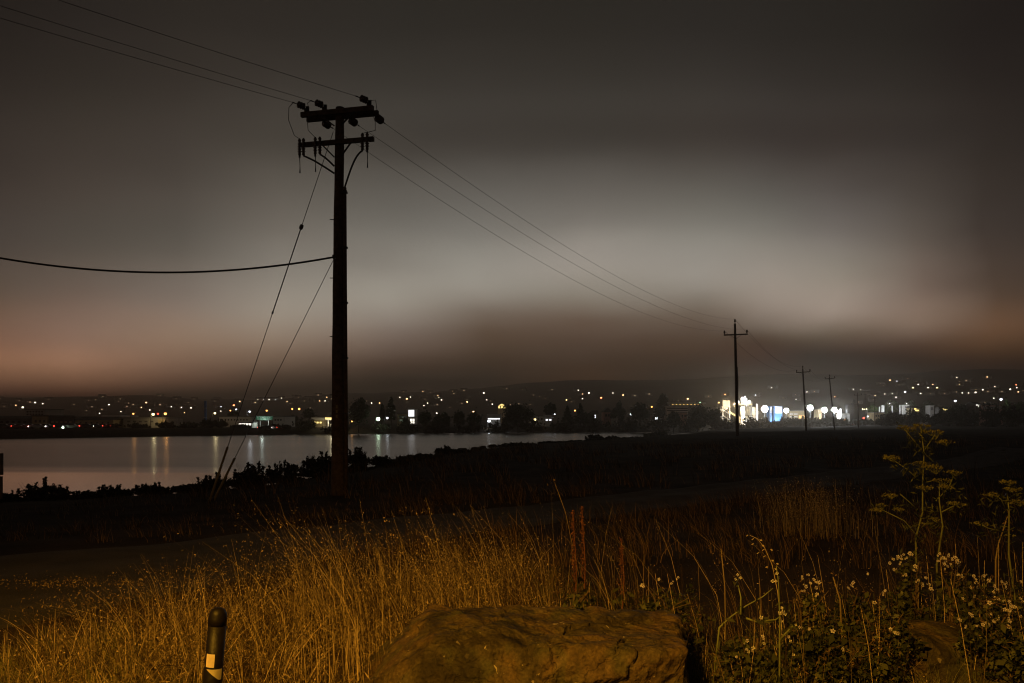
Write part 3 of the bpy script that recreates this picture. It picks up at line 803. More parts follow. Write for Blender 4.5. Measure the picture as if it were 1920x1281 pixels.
# ------------------------------------------------------------------ marker post
def marker_post():
    b = Vector((-1.315, 3.3, h1(-1.315, 3.3))); top = P(410, 1139, 3.3)
    t = thing('marker_post', 'black plastic marker post with cream sticker standing in the dry grass', 'post', b)
    ax = (top - b).normalized(); Ls = (top - b).length; r = .0375
    body = MB().lathe([(r + .003, -.1), (r + .003, Ls - .262), (r + .001, Ls - .257), (r, Ls - .254), (r, Ls - .045)], b, 28, ax).build('post', M['post_plastic'], t, True)
    MB().lathe([(r + .0005, Ls - .075), (r + .001, Ls - .05), (r - .002, Ls - .025), (r - .010, Ls - .009), (r - .022, Ls - .002), (.004, Ls)], b, 28, ax).build('cap', M['post_plastic'], t, True)
    q = Vector((0, 0, 1)).rotation_difference(ax).to_matrix()
    def patch(name, m, pts, rr):
        mb = MB(); vs = [b + q @ Vector((rr * math.sin(a), -rr * math.cos(a), z)) for a, z in pts]
        return mb, vs
    # sticker wrapped on the tube
    n = 9; vs = []; fs = []
    for i in range(n):
        a = -.62 + (.98 + .0) * i / (n - 1)
        for z in (Ls - .246, Ls - .190):
            vs.append(b + q @ Vector(((r + .0012) * math.sin(a), -(r + .0012) * math.cos(a), z)))
    for i in range(n - 1): fs.append((2 * i, 2 * i + 2, 2 * i + 3, 2 * i + 1))
    MB().add(vs, fs).build('sticker', M['sticker'], t, True)
    # torn triangle of reflective tape
    vs = []; fs = []
    for i in range(n):
        k = i / (n - 1); a = -.35 + 1.55 * k
        lo = Ls - .254 - .045 * min(1, k * 1.25)
        for z in (lo, Ls - .2525):
            vs.append(b + q @ Vector(((r + .006) * math.sin(a), -(r + .006) * math.cos(a), z)))
    for i in range(n - 1): fs.append((2 * i, 2 * i + 2, 2 * i + 3, 2 * i + 1))
    MB().add(vs, fs).build('tape_flap', M['flap'], t, True)
marker_post()

# edge of a wooden trail sign at the far left
def trail_sign():
    Y = 12.5; p0 = P(-52, 850, Y); p1 = P(5, 935, Y); zb = h1(p0.x, Y)
    t = thing('trail_sign', 'dark wooden board sign of two planks at the lake edge', 'sign', ((p0.x + p1.x) / 2, Y, zb))
    zm = P(0, 892, Y).z
    MB().span(p0.x, p1.x, Y - .02, Y + .02, zm + .012, p0.z).build('plank', M['pole_wood'], t)
    MB().span(p0.x, p1.x - .01, Y - .02, Y + .02, p1.z, zm - .012).build('plank', M['pole_wood'], t)
    for x in (p0.x + .06, (p0.x + p1.x) / 2 + .05):
        MB().span(x - .04, x + .04, Y + .021, Y + .10, zb - .2, p0.z + .02).build('post', M['pole_wood'], t)
trail_sign()

# ------------------------------------------------------------------ far shore: lamps
def point(name, loc, power, col, parent, r=.25):
    ld = bpy.data.lights.new(name, 'POINT'); ld.energy = power; ld.color = col; ld.shadow_soft_size = r
    o = bpy.data.objects.new(name, ld); COL.objects.link(o); o.parent = parent; o.location = Vector(loc) - wloc(parent)
    return o
LAMP_COL = {'white': (.9, .95, 1), 'warm': (1, .8, .5), 'sodium': (1, .45, .12), 'yellow': (1, .8, .4), 'green': (.75, 1, .7), 'red': (1, .1, .05)}
def far_lamp(x, y, Y, col, label, size=.45, power=0, arm=1.0):
    p = P(x, y, Y); bx = p.x - arm * .9; z0 = h1(bx, Y)
    t = thing('lamp_post', label, 'lamp post', (bx, Y, z0), 'lamps along the far shore')
    MB().tube([(bx, Y, z0 - .2), (bx, Y, p.z + .25)], [.10, .06], 8).build('pole', M['dark_metal'], t)
    MB().tube([(bx, Y, p.z + .2), (bx + arm * .4, Y, p.z + .42), (p.x, Y, p.z + .32)], .045, 6).build('arm', M['dark_metal'], t)
    MB().lathe([(.05, size * .75), (size * .6, size * .65), (size * .62, size * .5)], p, 12).build('lamp_head', M['dark_metal'], t, True)
    MB().lathe([(size * .15, -size * .55), (size * .5, -size * .3), (size * .6, 0), (size * .5, size * .4), (size * .3, size * .48)], p, 12).build('lamp_globe', E[col], t, True)
    if power: point('lamp_light', p + Vector((0, .8, -.6)), power * .2, LAMP_COL[col], t)
    return t
YS = 275
LAMPS = [
    (118, 802, 238, 'green', 'greenish white lamp low on the shore before the beige warehouse', .55, 250),
    (250, 776, 270, 'sodium', 'orange street lamp on its post behind the third warehouse', .5, 500),
    (287, 777, 262, 'yellow', 'bright yellow street lamp beside the orange pair by the warehouse', .75, 900),
    (296, 776, 300, 'red', 'red-orange lamp between the yellow and the orange lamp', .55, 0),
    (310, 776, 262, 'sodium', 'strong orange street lamp right of the red-orange lamp', .75, 700),
    (403, 775, 262, 'yellow', 'yellow lamp right of the blue chimney', .6, 900),
    (432, 770, 330, 'sodium', 'orange lamp behind the long white building', .5, 0),
    (468, 772, 300, 'white', 'white lamp above the long white building end', .6, 1500),
    (500, 770, 320, 'sodium', 'orange lamp above the green road sign', .6, 0),
    (548, 767, 320, 'sodium', 'left one of two orange lamps over the filling station road', .55, 0),
    (561, 767, 320, 'sodium', 'right one of two orange lamps over the filling station road', .75, 0),
    (709, 786, 262, 'green', 'very bright greenish lamp right of the dark tree behind the big pole', 1.1, 700),
    (726, 784, 268, 'white', 'small cool white lamp between the bright greenish lamp and poplars', .65, 200),
    (660, 790, 266, 'sodium', 'orange lamp at the foot of the dark tree beside the big pole', .55, 200),
    (888, 784, 300, 'white', 'cool white lamp left of the long low white roof', .8, 250),
    (917, 790, 290, 'white', 'bright white lamp before the long low white roof', .95, 900),
    (949, 790, 292, 'white', 'small white lamp left of the broad round tree', .5, 100),
    (1003, 787, 292, 'yellow', 'yellow lamp at the right edge of the broad round tree', .75, 300),
    (1040, 777, 310, 'white', 'small white lamp above the pale sheds', .45, 0),
    (1078, 770, 330, 'sodium', 'orange lamp above the dark conifers', .6, 0),
    (1183, 777, 310, 'white', 'bluish white lamp left of the big round tree by the office', .65, 150),
    (1222, 763, 330, 'sodium', 'orange lamp left of the tall tree beside the office block', .6, 200),
    (1231, 785, 300, 'white', 'round white lamp under the tall tree beside the office block', .85, 250),
    (1348, 755, 420, 'sodium', 'orange lamp left of the plant hopper', .7, 0),
    (1583, 788, 400, 'sodium', 'orange lamp at the road beside the substation', .95, 300),
    (1627, 781, 415, 'white', 'small white lamp at the road junction', .7, 200),
    (1791, 752, 330, 'white', 'lone bright white lamp above the dark hedge', .75, 200),
    (1877, 749, 260, 'white', 'white lamp on a pale post beside the green lit tree', .65, 500),
]
for (x, y, Y, c, lb, sz, pw) in LAMPS: far_lamp(x, y, Y, c, lb, sz, pw)

# ------------------------------------------------------------------ far shore: buildings
def gable(mb, x0, x1, y0, y1, z, rise, over=.4, axis='x'):
    if axis == 'x':
        ym = (y0 + y1) / 2
        vs = [(x0 - over, y0 - over, z), (x1 + over, y0 - over, z), (x1 + over, y1 + over, z), (x0 - over, y1 + over, z), (x0 - over, ym, z + rise), (x1 + over, ym, z + rise)]
        fs = [(0, 1, 5, 4), (2, 3, 4, 5), (1, 2, 5), (3, 0, 4), (0, 3, 2, 1)]
    else:
        xm = (x0 + x1) / 2
        vs = [(x0 - over, y0 - over, z), (x1 + over, y0 - over, z), (x1 + over, y1 + over, z), (x0 - over, y1 + over, z), (xm, y0 - over, z + rise), (xm, y1 + over, z + rise)]
        fs = [(0, 4, 5, 3), (1, 2, 5, 4), (0, 1, 4), (2, 3, 5), (0, 3, 2, 1)]
    mb.add(vs, fs)
def building(name, label, x0, x1, yt, Y, depth, wm, rm='roof_grey', roof='flat', rise=2.0, wins=(), parapet=.4, cat='building', yb=None, group=None):
    a, b = P(x0, yt, Y), P(x1, yt, Y)
    z0 = h1((a.x + b.x) / 2, Y) if yb is None else P(x0, yb, Y).z
    t = thing(name, label, cat, ((a.x + b.x) / 2, Y, z0), group)
    MB().span(a.x, b.x, Y, Y + depth, z0 - .5, a.z).build('wall', M[wm], t)
    if roof == 'flat':
        MB().span(a.x - .25, b.x + .25, Y - .25, Y + depth + .25, a.z + .003, a.z + parapet).build('roof', M[rm], t)
    else:
        mb = MB(); gable(mb, a.x, b.x, Y, Y + depth, a.z + .003, rise, axis=roof); mb.build('roof', M[rm], t)
    for w in wins:
        wx0, wx1, wy0, wy1, em, nm = w
        p, q = P(wx0, wy0, Y), P(wx1, wy1, Y)
        f = MB().span(p.x, q.x, Y - .06, Y + .05, q.z, p.z).build(nm, (E.get(em) or M.get(em)), t)
    return t
def grid_wins(x0, x1, y0, y1, nx, ny, m, fx=.62, fy=.55, nm='window'):
    out = []
    for j in range(ny):
        for i in range(nx):
            cx = x0 + (i + .5) * (x1 - x0) / nx; cy = y0 + (j + .5) * (y1 - y0) / ny
            w = (x1 - x0) / nx * fx / 2; h = (y1 - y0) / ny * fy / 2
            out.append((cx - w, cx + w, cy - h, cy + h, m, nm))
    return out
building('warehouse', 'beige boxy warehouse with a taller pale end by the shore road', 60, 89, 781, 268, 16, 'beige_wall', 'dark_roof', wins=grid_wins(63, 87, 786, 794, 3, 1, 'dark_wall', .5, .6, 'door'))
building('warehouse', 'long dark low warehouse joined right of the pale boxy one', 90, 139, 783, 269, 14, 'dark_wall', 'dark_roof', wins=grid_wins(94, 136, 787, 796, 5, 1, 'beige_wall', .55, .35, 'panel'))
building('warehouse', 'yellow-beige warehouse with a dark pitched roof', 141, 212, 788, 262, 14, 'beige_wall', 'dark_roof', 'x', 1.2, wins=grid_wins(146, 208, 790, 796, 6, 1, 'dark_wall', .3, .5, 'door'))
building('warehouse', 'low grey-beige warehouse with a pale corner by the orange lamps', 231, 310, 785, 266, 14, 'concrete', 'roof_grey', wins=[(296, 307, 784.8, 797, 'beige_wall', 'door')] + grid_wins(236, 290, 787, 794, 5, 1, 'dark_wall', .5, .4))
building('shed', 'dark long shed at the far left of the shore road', -40, 57, 785, 275, 12, 'dark_wall', 'dark_roof', 'x', 1.0, wins=grid_wins(-35, 52, 788, 795, 8, 1, 'glass_dark', .5, .5))
building('office_block', 'dim square block in the haze behind the shore warehouses', 46, 84, 768, 420, 18, 'concrete', 'dark_roof', wins=grid_wins(49, 82, 770, 784, 6, 3, 'glass_dark'))
building('long_hall', 'hall with a pale lit roof edge behind the pitched warehouse', 192, 224, 782, 330, 16, 'concrete', 'white_wall', parapet=.7, wins=grid_wins(195, 221, 785, 790, 5, 1, 'glass_dark', .6, .6))
building('factory_hall', 'long white wall hall beside the green road sign', 411, 470, 782, 282, 20, 'white_wall', 'roof_grey', wins=grid_wins(414, 466, 784.5, 790, 9, 1, 'glass_dark', .4, .5))
building('factory_hall', 'pale low hall right of the green road sign', 512, 531, 782, 290, 16, 'white_wall', 'roof_grey', wins=grid_wins(514, 529, 785, 790, 3, 1, 'glass_dark'))
building('shop', 'white low shop with brightly lit front between sign and lakeside bush', 447, 472, 793.0, 262, 6, 'white_wall', 'roof_grey', parapet=.3, wins=grid_wins(447.5, 471.5, 793.6, 798, 4, 1, 'store', .8, .8))
building('filling_station', 'low station kiosk with white fascia left of the big pole', 585, 606, 788, 270, 9, 'beige_wall', 'white_wall', parapet=.9, wins=grid_wins(587, 604, 790, 795, 3, 1, 'store_yellow', .6, .6))
def canopy():
    Y = 264; a, b = P(609, 787, Y), P(634, 787, Y); z0 = h1(a.x, Y)
    t = thing('station_canopy', 'yellow lit filling station canopy on columns left of the big pole', 'canopy', ((a.x + b.x) / 2, Y, z0))
    MB().span(a.x, b.x, Y, Y + 8, a.z, a.z + .8).build('roof', M['white_wall'], t)
    MB().span(a.x + .1, b.x - .1, Y - .05, Y + .06, a.z + .1, a.z + .7).build('fascia', E['store_yellow'], t)
    MB().span(a.x + .3, b.x - .3, Y + .3, Y + 7.7, a.z - .06, a.z - .003).build('ceiling_light', E['store'], t)
    for x in (a.x + .6, (a.x + b.x) / 2, b.x - .6): MB().span(x - .15, x + .15, Y + 2, Y + 2.3, z0 - .2, a.z).build('column', M['white_wall'], t)
    for x in (a.x + 1.4, b.x - 1.4):
        MB().span(x - .35, x + .35, Y + 3.5, Y + 4.1, z0 - .1, z0 + 1.5).build('pump', M['white_wall'], t)
    point('canopy_light', ((a.x + b.x) / 2, Y + 2, a.z - .7), 900, (1, .85, .5), t, .5)
canopy()
def blue_chimney():
    Y = 300; a = P(385, 751, Y); z0 = h1(a.x, Y)
    t = thing('chimney', 'slim blue lit steel chimney behind the shore bushes', 'chimney', (a.x, Y, z0))
    MB().lathe([(.62, -.3), (.55, 2), (.5, a.z - z0)], (a.x, Y, z0), 12).build('shaft', M['blue_paint'], t, True)
    for k in (.35, .7, .98): MB().lathe([(.60, 0), (.60, .15)], (a.x, Y, z0 + (a.z - z0) * k), 12).build('band', M['steel'], t)
blue_chimney()
def road_sign():
    Y = 268; a, b = P(480, 780.5, Y), P(511, 788, Y); z0 = h1(a.x, Y)
    t = thing('road_sign', 'wide green highway sign with pale lettering on two posts', 'sign', ((a.x + b.x) / 2, Y, z0))
    pn = MB().span(a.x, b.x, Y - .05, Y + .05, b.z, a.z).build('panel', M['sign_green'], t)
    for k in (.25, .75):
        x = a.x + (b.x - a.x) * k; MB().span(x - .1, x + .1, Y + .06, Y + .26, z0 - .3, a.z - .1).build('post', M['steel'], t)
    mb = MB(); w = b.x - a.x; h = a.z - b.z
    for s in ((a.x + .05, b.x - .05, a.z - .10, a.z - .05), (a.x + .05, b.x - .05, b.z + .05, b.z + .10)): mb.span(s[0], s[1], Y - .062, Y - .052, s[2], s[3])
    mb.build('border', M['sign_white'], pn)
    mb = MB(); rr = random.Random(3)
    for row in (.70, .30):
        x = a.x + w * .07
        while x < b.x - w * .1:
            ww = rr.uniform(.10, .22); mb.span(x, x + ww, Y - .062, Y - .052, b.z + h * row - .16, b.z + h * row + .16); x += ww + rr.choice([.12, .12, .4])
    mb.build('lettering', M['sign_white'], pn)
    for k in (.3, .7):
        x = a.x + w * k; lp = MB(); lp.beam((x, Y - .06, b.z + .0), (x, Y - .9, b.z - .25), .06, .06); lp.box((x, Y - .95, b.z - .25), (.7, .2, .12)); lp.build('sign_lamp', M['dark_metal'], t)
    point('sign_light', ((a.x + b.x) / 2, Y - 2.2, b.z - .6), 220, (.85, 1, .9), t, .3)
road_sign()
t_ = building('tower_building', 'pale building with a bright white square tower right of the poplars', 765, 777.5, 768, 290, 8, 'white_wall', 'white_wall', parapet=.2, wins=[(766, 776.5, 769, 781, 'white_glow', 'panel')])  # tower face glows in place of light falling on its white wall
building('apartment_house', 'dim beige house with dark windows left of the white square tower', 745, 764.5, 776, 291, 10, 'beige_wall', 'roof_grey', wins=grid_wins(747, 763, 778, 792, 3, 2, 'glass_dark'))
building('shop', 'small brightly lit white shop front below the square tower', 768, 778, 784, 286, 4, 'white_wall', 'roof_grey', parapet=.2, wins=grid_wins(768.5, 777.5, 785, 795, 2, 2, 'store', .75, .8))
building('long_hall', 'low hall with a broad sloping white roof left of the round tree', 914, 938, 784, 300, 10, 'white_wall', 'white_wall', 'x', 1.6, wins=[(915, 937, 784.3, 786.5, 'white_glow', 'bright_edge')])  # glowing strip under the eaves makes the bright lower edge
building('shed', 'pale low shed right of the broad round tree', 1005, 1020, 781, 312, 8, 'white_wall', 'roof_grey', wins=grid_wins(1006, 1019, 783, 789, 2, 1, 'dark_wall', .5, .7, 'door'))
building('shed', 'pale shed with a sloping bright roof under the small white lamp', 1021, 1036, 784, 310, 8, 'white_wall', 'white_wall', 'x', 1.3, wins=grid_wins(1022, 1035, 785, 790, 2, 1, 'white_glow', .6, .5, 'door'))
building('house', 'small green-grey house between the dark conifers', 1112, 1121, 776, 320, 6, 'concrete', 'dark_roof', 'x', 1.4, wins=[(1115, 1117, 768 + 10, 784, 'white_glow', 'door')])
building('house', 'brown gabled house left of the dark conifers', 1132, 1146, 773, 330, 8, 'pink_wall', 'dark_roof', 'y', 2.0, wins=grid_wins(1134, 1144, 775, 783, 2, 1, 'glass_dark'))
# terraced office block with lit bands
building('office_block', 'long white-banded office block with rooftop lamps behind round trees', 1250, 1290, 763, 345, 14, 'white_wall', 'white_wall', parapet=.5, wins=[(1250.5, 1289.5, 764.8, 766.6, 'glass_dark', 'window_band'), (1250.5, 1289.5, 769, 770.8, 'glass_dark', 'window_band')])
building('office_wing', 'upper pale storey with a row of orange lights above the office block', 1256, 1322, 757, 362, 12, 'concrete', 'white_wall', parapet=.5, wins=grid_wins(1258, 1320, 757.5, 760, 9, 1, 'amber_door', .3, .4) )
building('office_wing', 'pink brick wing below the white-banded office block', 1276, 1288, 774, 338, 5, 'pink_wall', 'roof_grey', parapet=.3, wins=grid_wins(1277, 1287, 776, 784, 2, 1, 'glass_dark'))
for i, x in enumerate((1270, 1277, 1304)):
    pass

# ------------------------------------------------------------------ concrete plant and floodlit yard
def hopper():
    Y = 425; a, b = P(1355, 751, Y), P(1369, 761, Y); z0 = h1(a.x, Y)
    t = thing('hopper_tower', 'square beige hopper on steel legs with a sloping conveyor at the plant', 'hopper', ((a.x + b.x) / 2, Y, z0))
    w = b.x - a.x
    MB().span(a.x, b.x, Y, Y + 4, b.z, a.z).build('bin', M['concrete'], t)
    mb = MB(); c = ((a.x + b.x) / 2, Y + 2)
    mb.add([(a.x, Y, b.z - .01), (b.x, Y, b.z - .01), (b.x, Y + 4, b.z - .01), (a.x, Y + 4, b.z - .01), (c[0] - .5, c[1] - .5, b.z - 2.2), (c[0] + .5, c[1] - .5, b.z - 2.2), (c[0] + .5, c[1] + .5, b.z - 2.2), (c[0] - .5, c[1] + .5, b.z - 2.2)],
           [(0, 1, 5, 4), (1, 2, 6, 5), (2, 3, 7, 6), (3, 0, 4, 7), (4, 5, 6, 7)]).build('chute', M['steel'], t)
    for x in (a.x + .15, b.x - .15):
        for y in (Y + .15, Y + 3.85): MB().span(x - .13, x + .13, y - .13, y + .13, z0 - .3, b.z - .02).build('leg', M['steel'], t)
    for x in (a.x + .8, c[0], b.x - .8): MB().tube([(x, Y + 2, a.z), (x, Y + 2, a.z + 1.0)], .05, 6).build('rail_post', M['steel'], t)
    MB().beam((a.x, Y + 2, a.z + 1.0), (b.x, Y + 2, a.z + 1.0), .06, .06).build('handrail', M['steel'], t)
    for k in range(2): MB().beam((a.x, Y - .02, b.z - 2 - k * 3), (b.x, Y - .02, b.z - 5 - k * 3), .12, .12).build('brace', M['steel'], t)
    MB().beam((b.x - .5, Y + 1, b.z - 3.2), (b.x + 6.5, Y - 4, z0 + 2.4), 1.0, .9).build('conveyor', M['beige_wall'], t)
hopper()
def silo(x0, x1, yt, yb, Y, m, label, cone=True):
    a, b = P(x0, yt, Y), P(x1, yb, Y); r = (b.x - a.x) / 2; cx = (a.x + b.x) / 2; z0 = h1(cx, Y)
    t = thing('silo', label, 'silo', (cx, Y, z0), 'silos of the concrete plant')
    MB().lathe([(r, b.z), (r, a.z), (r * .75, a.z + r * .35), (.15, a.z + r * .55)], (cx, Y, 0), 18).build('shell', M[m], t, True)
    if cone: MB().lathe([(.3, b.z - r * 1.6), (r * .96, b.z - .02)], (cx, Y, 0), 18).build('cone', M['steel'], t, True)
    for k in range(4):
        an = PI / 4 + k * PI / 2; lx, ly = cx + math.cos(an) * r * .8, Y + math.sin(an) * r * .8
        MB().span(lx - .12, lx + .12, ly - .12, ly + .12, z0 - .3, b.z + .2).build('leg', M['steel'], t)
    for k in (.15, .5, .85): MB().lathe([(r + .05, 0), (r + .05, .12)], (cx, Y, b.z + (a.z - b.z) * k), 18).build('hoop', M['steel'], t, True)
    MB().span(cx + r * .55, cx + r * .55 + .35, Y - r * .95, Y - r * .85, z0, a.z).build('ladder', M['steel'], t)
silo(1388.5, 1396.5, 764, 781, 421, 'tank_white', 'bright white silo in the middle of the concrete plant')
silo(1397, 1404.5, 763, 780, 424, 'steel', 'grey ribbed silo right of the bright white silo')
silo(1404.5, 1410, 764, 780, 427, 'concrete', 'dull grey silo between the ribbed silo and the end tank')
silo(1410.5, 1417, 765, 778, 422, 'tank_white', 'squat white tank at the right end of the silo row')
silo(1417.5, 1420.5, 758, 771, 428, 'tank_white', 'slim tall white tank beside the brightest floodlight')
def plant_frame():
    Y = 430; a, b = P(1382, 757, Y), P(1411, 760, Y); z0 = h1(a.x, Y)
    t = thing('plant_gantry', 'steel gantry platform with filter house above the silos', 'gantry', ((a.x + b.x) / 2, Y, z0))
    MB().span(a.x, b.x, Y, Y + 4, b.z, a.z).build('platform', M['beige_wall'], t)
    for k in range(5):
        x = a.x + .3 + (b.x - a.x - .6) * k / 4
        MB().span(x - .15, x + .15, Y + .1, Y + .4, z0 - .3, b.z).build('column', M['steel'], t)
        MB().span(x - .05, x + .05, Y + .02, Y + .1, a.z, a.z + 1.1).build('rail_post', M['steel'], t)
    MB().beam((a.x, Y + .05, a.z + 1.1), (b.x, Y + .05, a.z + 1.1), .07, .07).build('handrail', M['steel'], t)
    p, q = P(1394.5, 747, Y), P(1402, 757, Y)
    MB().span(p.x, q.x, Y + 1, Y + 3.5, a.z, p.z).build('filter_house', M['steel'], t)
    MB().lathe([(.2, -.9), (.8, -.6), (.85, .7), (.3, 1.2)], (P(1392.5, 749, Y).x, Y + 1.5, P(0, 749, Y).z), 14).build('cyclone', M['tank_white'], t, True)
    MB().tube([(P(1392.5, 749, Y).x, Y + 1.5, P(0, 751, Y).z), (P(1392.5, 749, Y).x, Y + 1.5, a.z)], .25, 8).build('duct', M['steel'], t)
    for x in (1384, 1407): MB().lathe([(1.0, 0), (1.0, 1.1), (.5, 1.7), (.1, 1.9)], (P(x, 0, Y).x, Y + 1.5, a.z), 14).build('hood', M['tank_white'], t, True)
    MB().beam((a.x + 1, Y - 2, z0 + 1), (a.x - 1, Y + .2, b.z), .9, .7).build('conveyor', M['beige_wall'], t)
plant_frame()
def heap(x0, x1, Y, h, m, label, seed):
    a, b = P(x0, 786, Y), P(x1, 786, Y); cx = (a.x + b.x) / 2; r = (b.x - a.x) / 2; z0 = h1(cx, Y)
    rr = np.random.default_rng(seed); mb = MB(); prof = []
    n, k = 18, 6; vs = []; fs = []
    for i in range(k):
        f = i / (k - 1)
        for j in range(n):
            an = 2 * PI * j / n; q = r * (1 - f * .97) * (1 + rr.uniform(-.12, .12))
            vs.append((cx + q * math.cos(an), Y + q * .7 * math.sin(an), z0 - .3 + h * f * (1 + rr.uniform(-.06, .06))))
    for i in range(k - 1):
        for j in range(n): fs.append((i * n + j, i * n + (j + 1) % n, (i + 1) * n + (j + 1) % n, (i + 1) * n + j))
    fs.append(tuple((k - 1) * n + j for j in range(n)))
    tag(mb.add(vs, fs).build('gravel_heap', M[m], None, False, loc=(cx, Y, z0)), label, 'heap')
heap(1386, 1402, 414, 2.0, 'white_wall', 'pale gravel heap at the foot of the white silo', 1)
heap(1404, 1426, 412, 2.6, 'concrete', 'grey gravel heap left of the brightest floodlight', 2)
building('container', 'narrow blue shipping container beside the brightest floodlight', 1444, 1447.5, 762, 424, 6, 'blue_paint', 'blue_paint', parapet=.1, cat='container', wins=[(1444.3, 1445.4, 763, 774, 'steel', 'door'), (1445.9, 1447.2, 763, 774, 'steel', 'door')])
building('trailer', 'tall blue trailer with a white lit side between two floodlights', 1452.5, 1467, 762, 422, 4, 'blue_paint', 'blue_paint', parapet=.1, cat='trailer', wins=[(1453.2, 1466, 762.6, 775, 'tank_white', 'side_panel')])
building('yard_building', 'low beige yard building with window strips and an orange doorway', 1477, 1511, 771, 440, 12, 'beige_wall', 'roof_grey', parapet=.4, wins=grid_wins(1480, 1496, 774, 784, 2, 2, 'white_wall', .8, .45) + [(1498, 1509, 779.5, 784.5, 'amber_door', 'doorway')])
building('yard_building', 'tan upright shed between the floodlights', 1534, 1541, 768, 432, 6, 'beige_wall', 'roof_grey', parapet=.3, wins=[(1536, 1539, 776, 788, 'amber_door', 'doorway')])
building('kiosk', 'narrow white lit kiosk right of the last floodlight', 1573.5, 1577.5, 771, 418, 3, 'white_wall', 'white_wall', parapet=.2, wins=[(1574, 1577, 773, 784, 'white_glow', 'panel')])
building('yard_wall', 'pale yard wall behind the substation poles', 1579, 1594, 776, 440, 3, 'concrete', 'roof_grey', parapet=.2, cat='wall', wins=grid_wins(1580, 1593, 778, 788, 4, 1, 'steel', .85, .9, 'panel'))
building('brick_shed', 'long tan shed left of the dark hedge by the road', 1639, 1658, 774, 420, 8, 'beige_wall', 'roof_grey', parapet=.3, wins=grid_wins(1641, 1656, 777, 783, 4, 1, 'glass_dark'))

def floodlight(x, y, Y, label, s=1.0, power=26000):
    p = P(x, y, Y); z0 = h1(p.x, Y)
    t = thing('floodlight_mast', label, 'floodlight', (p.x, Y, z0), 'floodlight masts in the yard')
    MB().tube([(p.x, Y + .2, z0 - .3), (p.x, Y + .2, p.z + 1.2 * s)], [.15, .09], 10).build('mast', M['dark_metal'], t)
    MB().lathe([(1.95 * s, 0), (1.95 * s, .12)], (p.x, Y + .08, p.z), 24, (0, -1, 0)).build('frame', M['dark_metal'], t)
    for i in range(7):
        an = i * PI / 3; q = 0 if i == 6 else 1.22 * s
        c = Vector((p.x + q * math.cos(an), Y - .14, p.z + q * math.sin(an)))
        MB().lathe([(.25 * s, -.1), (.60 * s, 0), (.58 * s, .06), (.1, .12)], c, 14, (0, -1, -.15)).build('lamp', E['flood'], t, True)
    ld = bpy.data.lights.new('flood_light', 'SPOT'); ld.energy = power * 2.6; ld.color = (.90, .96, 1.0); ld.shadow_soft_size = .6
    ld.spot_size = R(130); ld.spot_blend = .5
    lo = bpy.data.objects.new('flood_light', ld); COL.objects.link(lo); lo.parent = t
    lo.location = Vector((p.x, Y - 2.5, p.z)) - wloc(t)
    lo.rotation_euler = Vector((0, 1, -.75)).to_track_quat('-Z', 'Y').to_euler()
floodlight(1434, 767, 412, 'brightest floodlight mast, beside the silos', .95, 30000)
floodlight(1474, 770, 414, 'floodlight mast between the blue trailer and the beige yard building', .68, 18000)
floodlight(1519, 765, 416, 'floodlight mast beside the third power pole', .85, 22000)
floodlight(1546, 769, 414, 'floodlight mast beside the tan shed', .74, 20000)
floodlight(1564, 769, 416, 'floodlight mast at the foot of the leaning pole', .80, 20000)
def wall_lamp(x, y, Y, label, power, c='warm', s=.7):
    far_lamp(x, y, Y, c, label, s, power * 7)
wall_lamp(1378, 757, 414, 'warm lamp on a post left of the silos', 9000)
wall_lamp(1397, 744, 428, 'white lamp on the top of the plant filter house', 5000, 'white')
wall_lamp(1420, 772, 408, 'low warm lamp at the right end of the silos', 6000, 'warm', .5)
wall_lamp(1363, 766, 416, 'low warm lamp beside the hopper legs', 4000, 'warm', .4)
wall_lamp(1576, 768, 414, 'white lamp over the narrow lit kiosk', 5000, 'white', .8)

# substation of thin lattice masts
for i, (x, yt) in enumerate([(1586, 759), (1589, 757), (1593, 757), (1597, 756), (1600, 758)]):
    Y = 405 + i * 4; p = P(x, yt, Y); z0 = h1(p.x, Y)
    t = thing('lattice_mast', ['outermost thin lattice mast, beside the pale yard wall', 'thin lattice mast behind the outermost one by the yard wall', 'middle thin lattice mast of the substation', 'tallest thin lattice mast of the substation', 'thin lattice mast at the road end of the substation'][i], 'mast', (p.x, Y, z0), 'substation lattice masts')
    for sx in (-.28, .28): MB().span(p.x + sx - .05, p.x + sx + .05, Y - .05, Y + .05, z0 - .3, p.z).build('leg', M['dark_metal'], t)
    n = 7
    for k in range(n):
        za, zb = z0 + (p.z - z0) * k / n, z0 + (p.z - z0) * (k + 1) / n; s = 1 if k % 2 else -1
        MB().beam((p.x - .28 * s, Y, za), (p.x + .28 * s, Y, zb), .05, .05).build('brace', M['dark_metal'], t)
    MB().beam((p.x - 1.1, Y, p.z - .3), (p.x + 1.1, Y, p.z - .3), .1, .1).build('crossarm', M['dark_metal'], t)
# more thin poles near the substation
for i, (x, yt, Y) in enumerate([(1622, 737, 300), (1640, 745, 330), (1646, 770, 380)]):
    p = P(x, yt, Y); z0 = h1(p.x, Y)
    t = thing('service_pole', ['tall bare wooden pole beside the far power pole', 'bare wooden pole left of the tan shed', 'short bare pole before the tan shed'][i], 'pole', (p.x, Y, z0))
    MB().tube([(p.x, Y, z0 - .3), (p.x, Y, p.z)], [.16, .10], 8).build('pole', M['pole_wood'], t)
    MB().beam((p.x - .7, Y - .14, p.z - .6), (p.x + .7, Y - .14, p.z - .6), .09, .1).build('crossarm', M['pole_wood'], t)
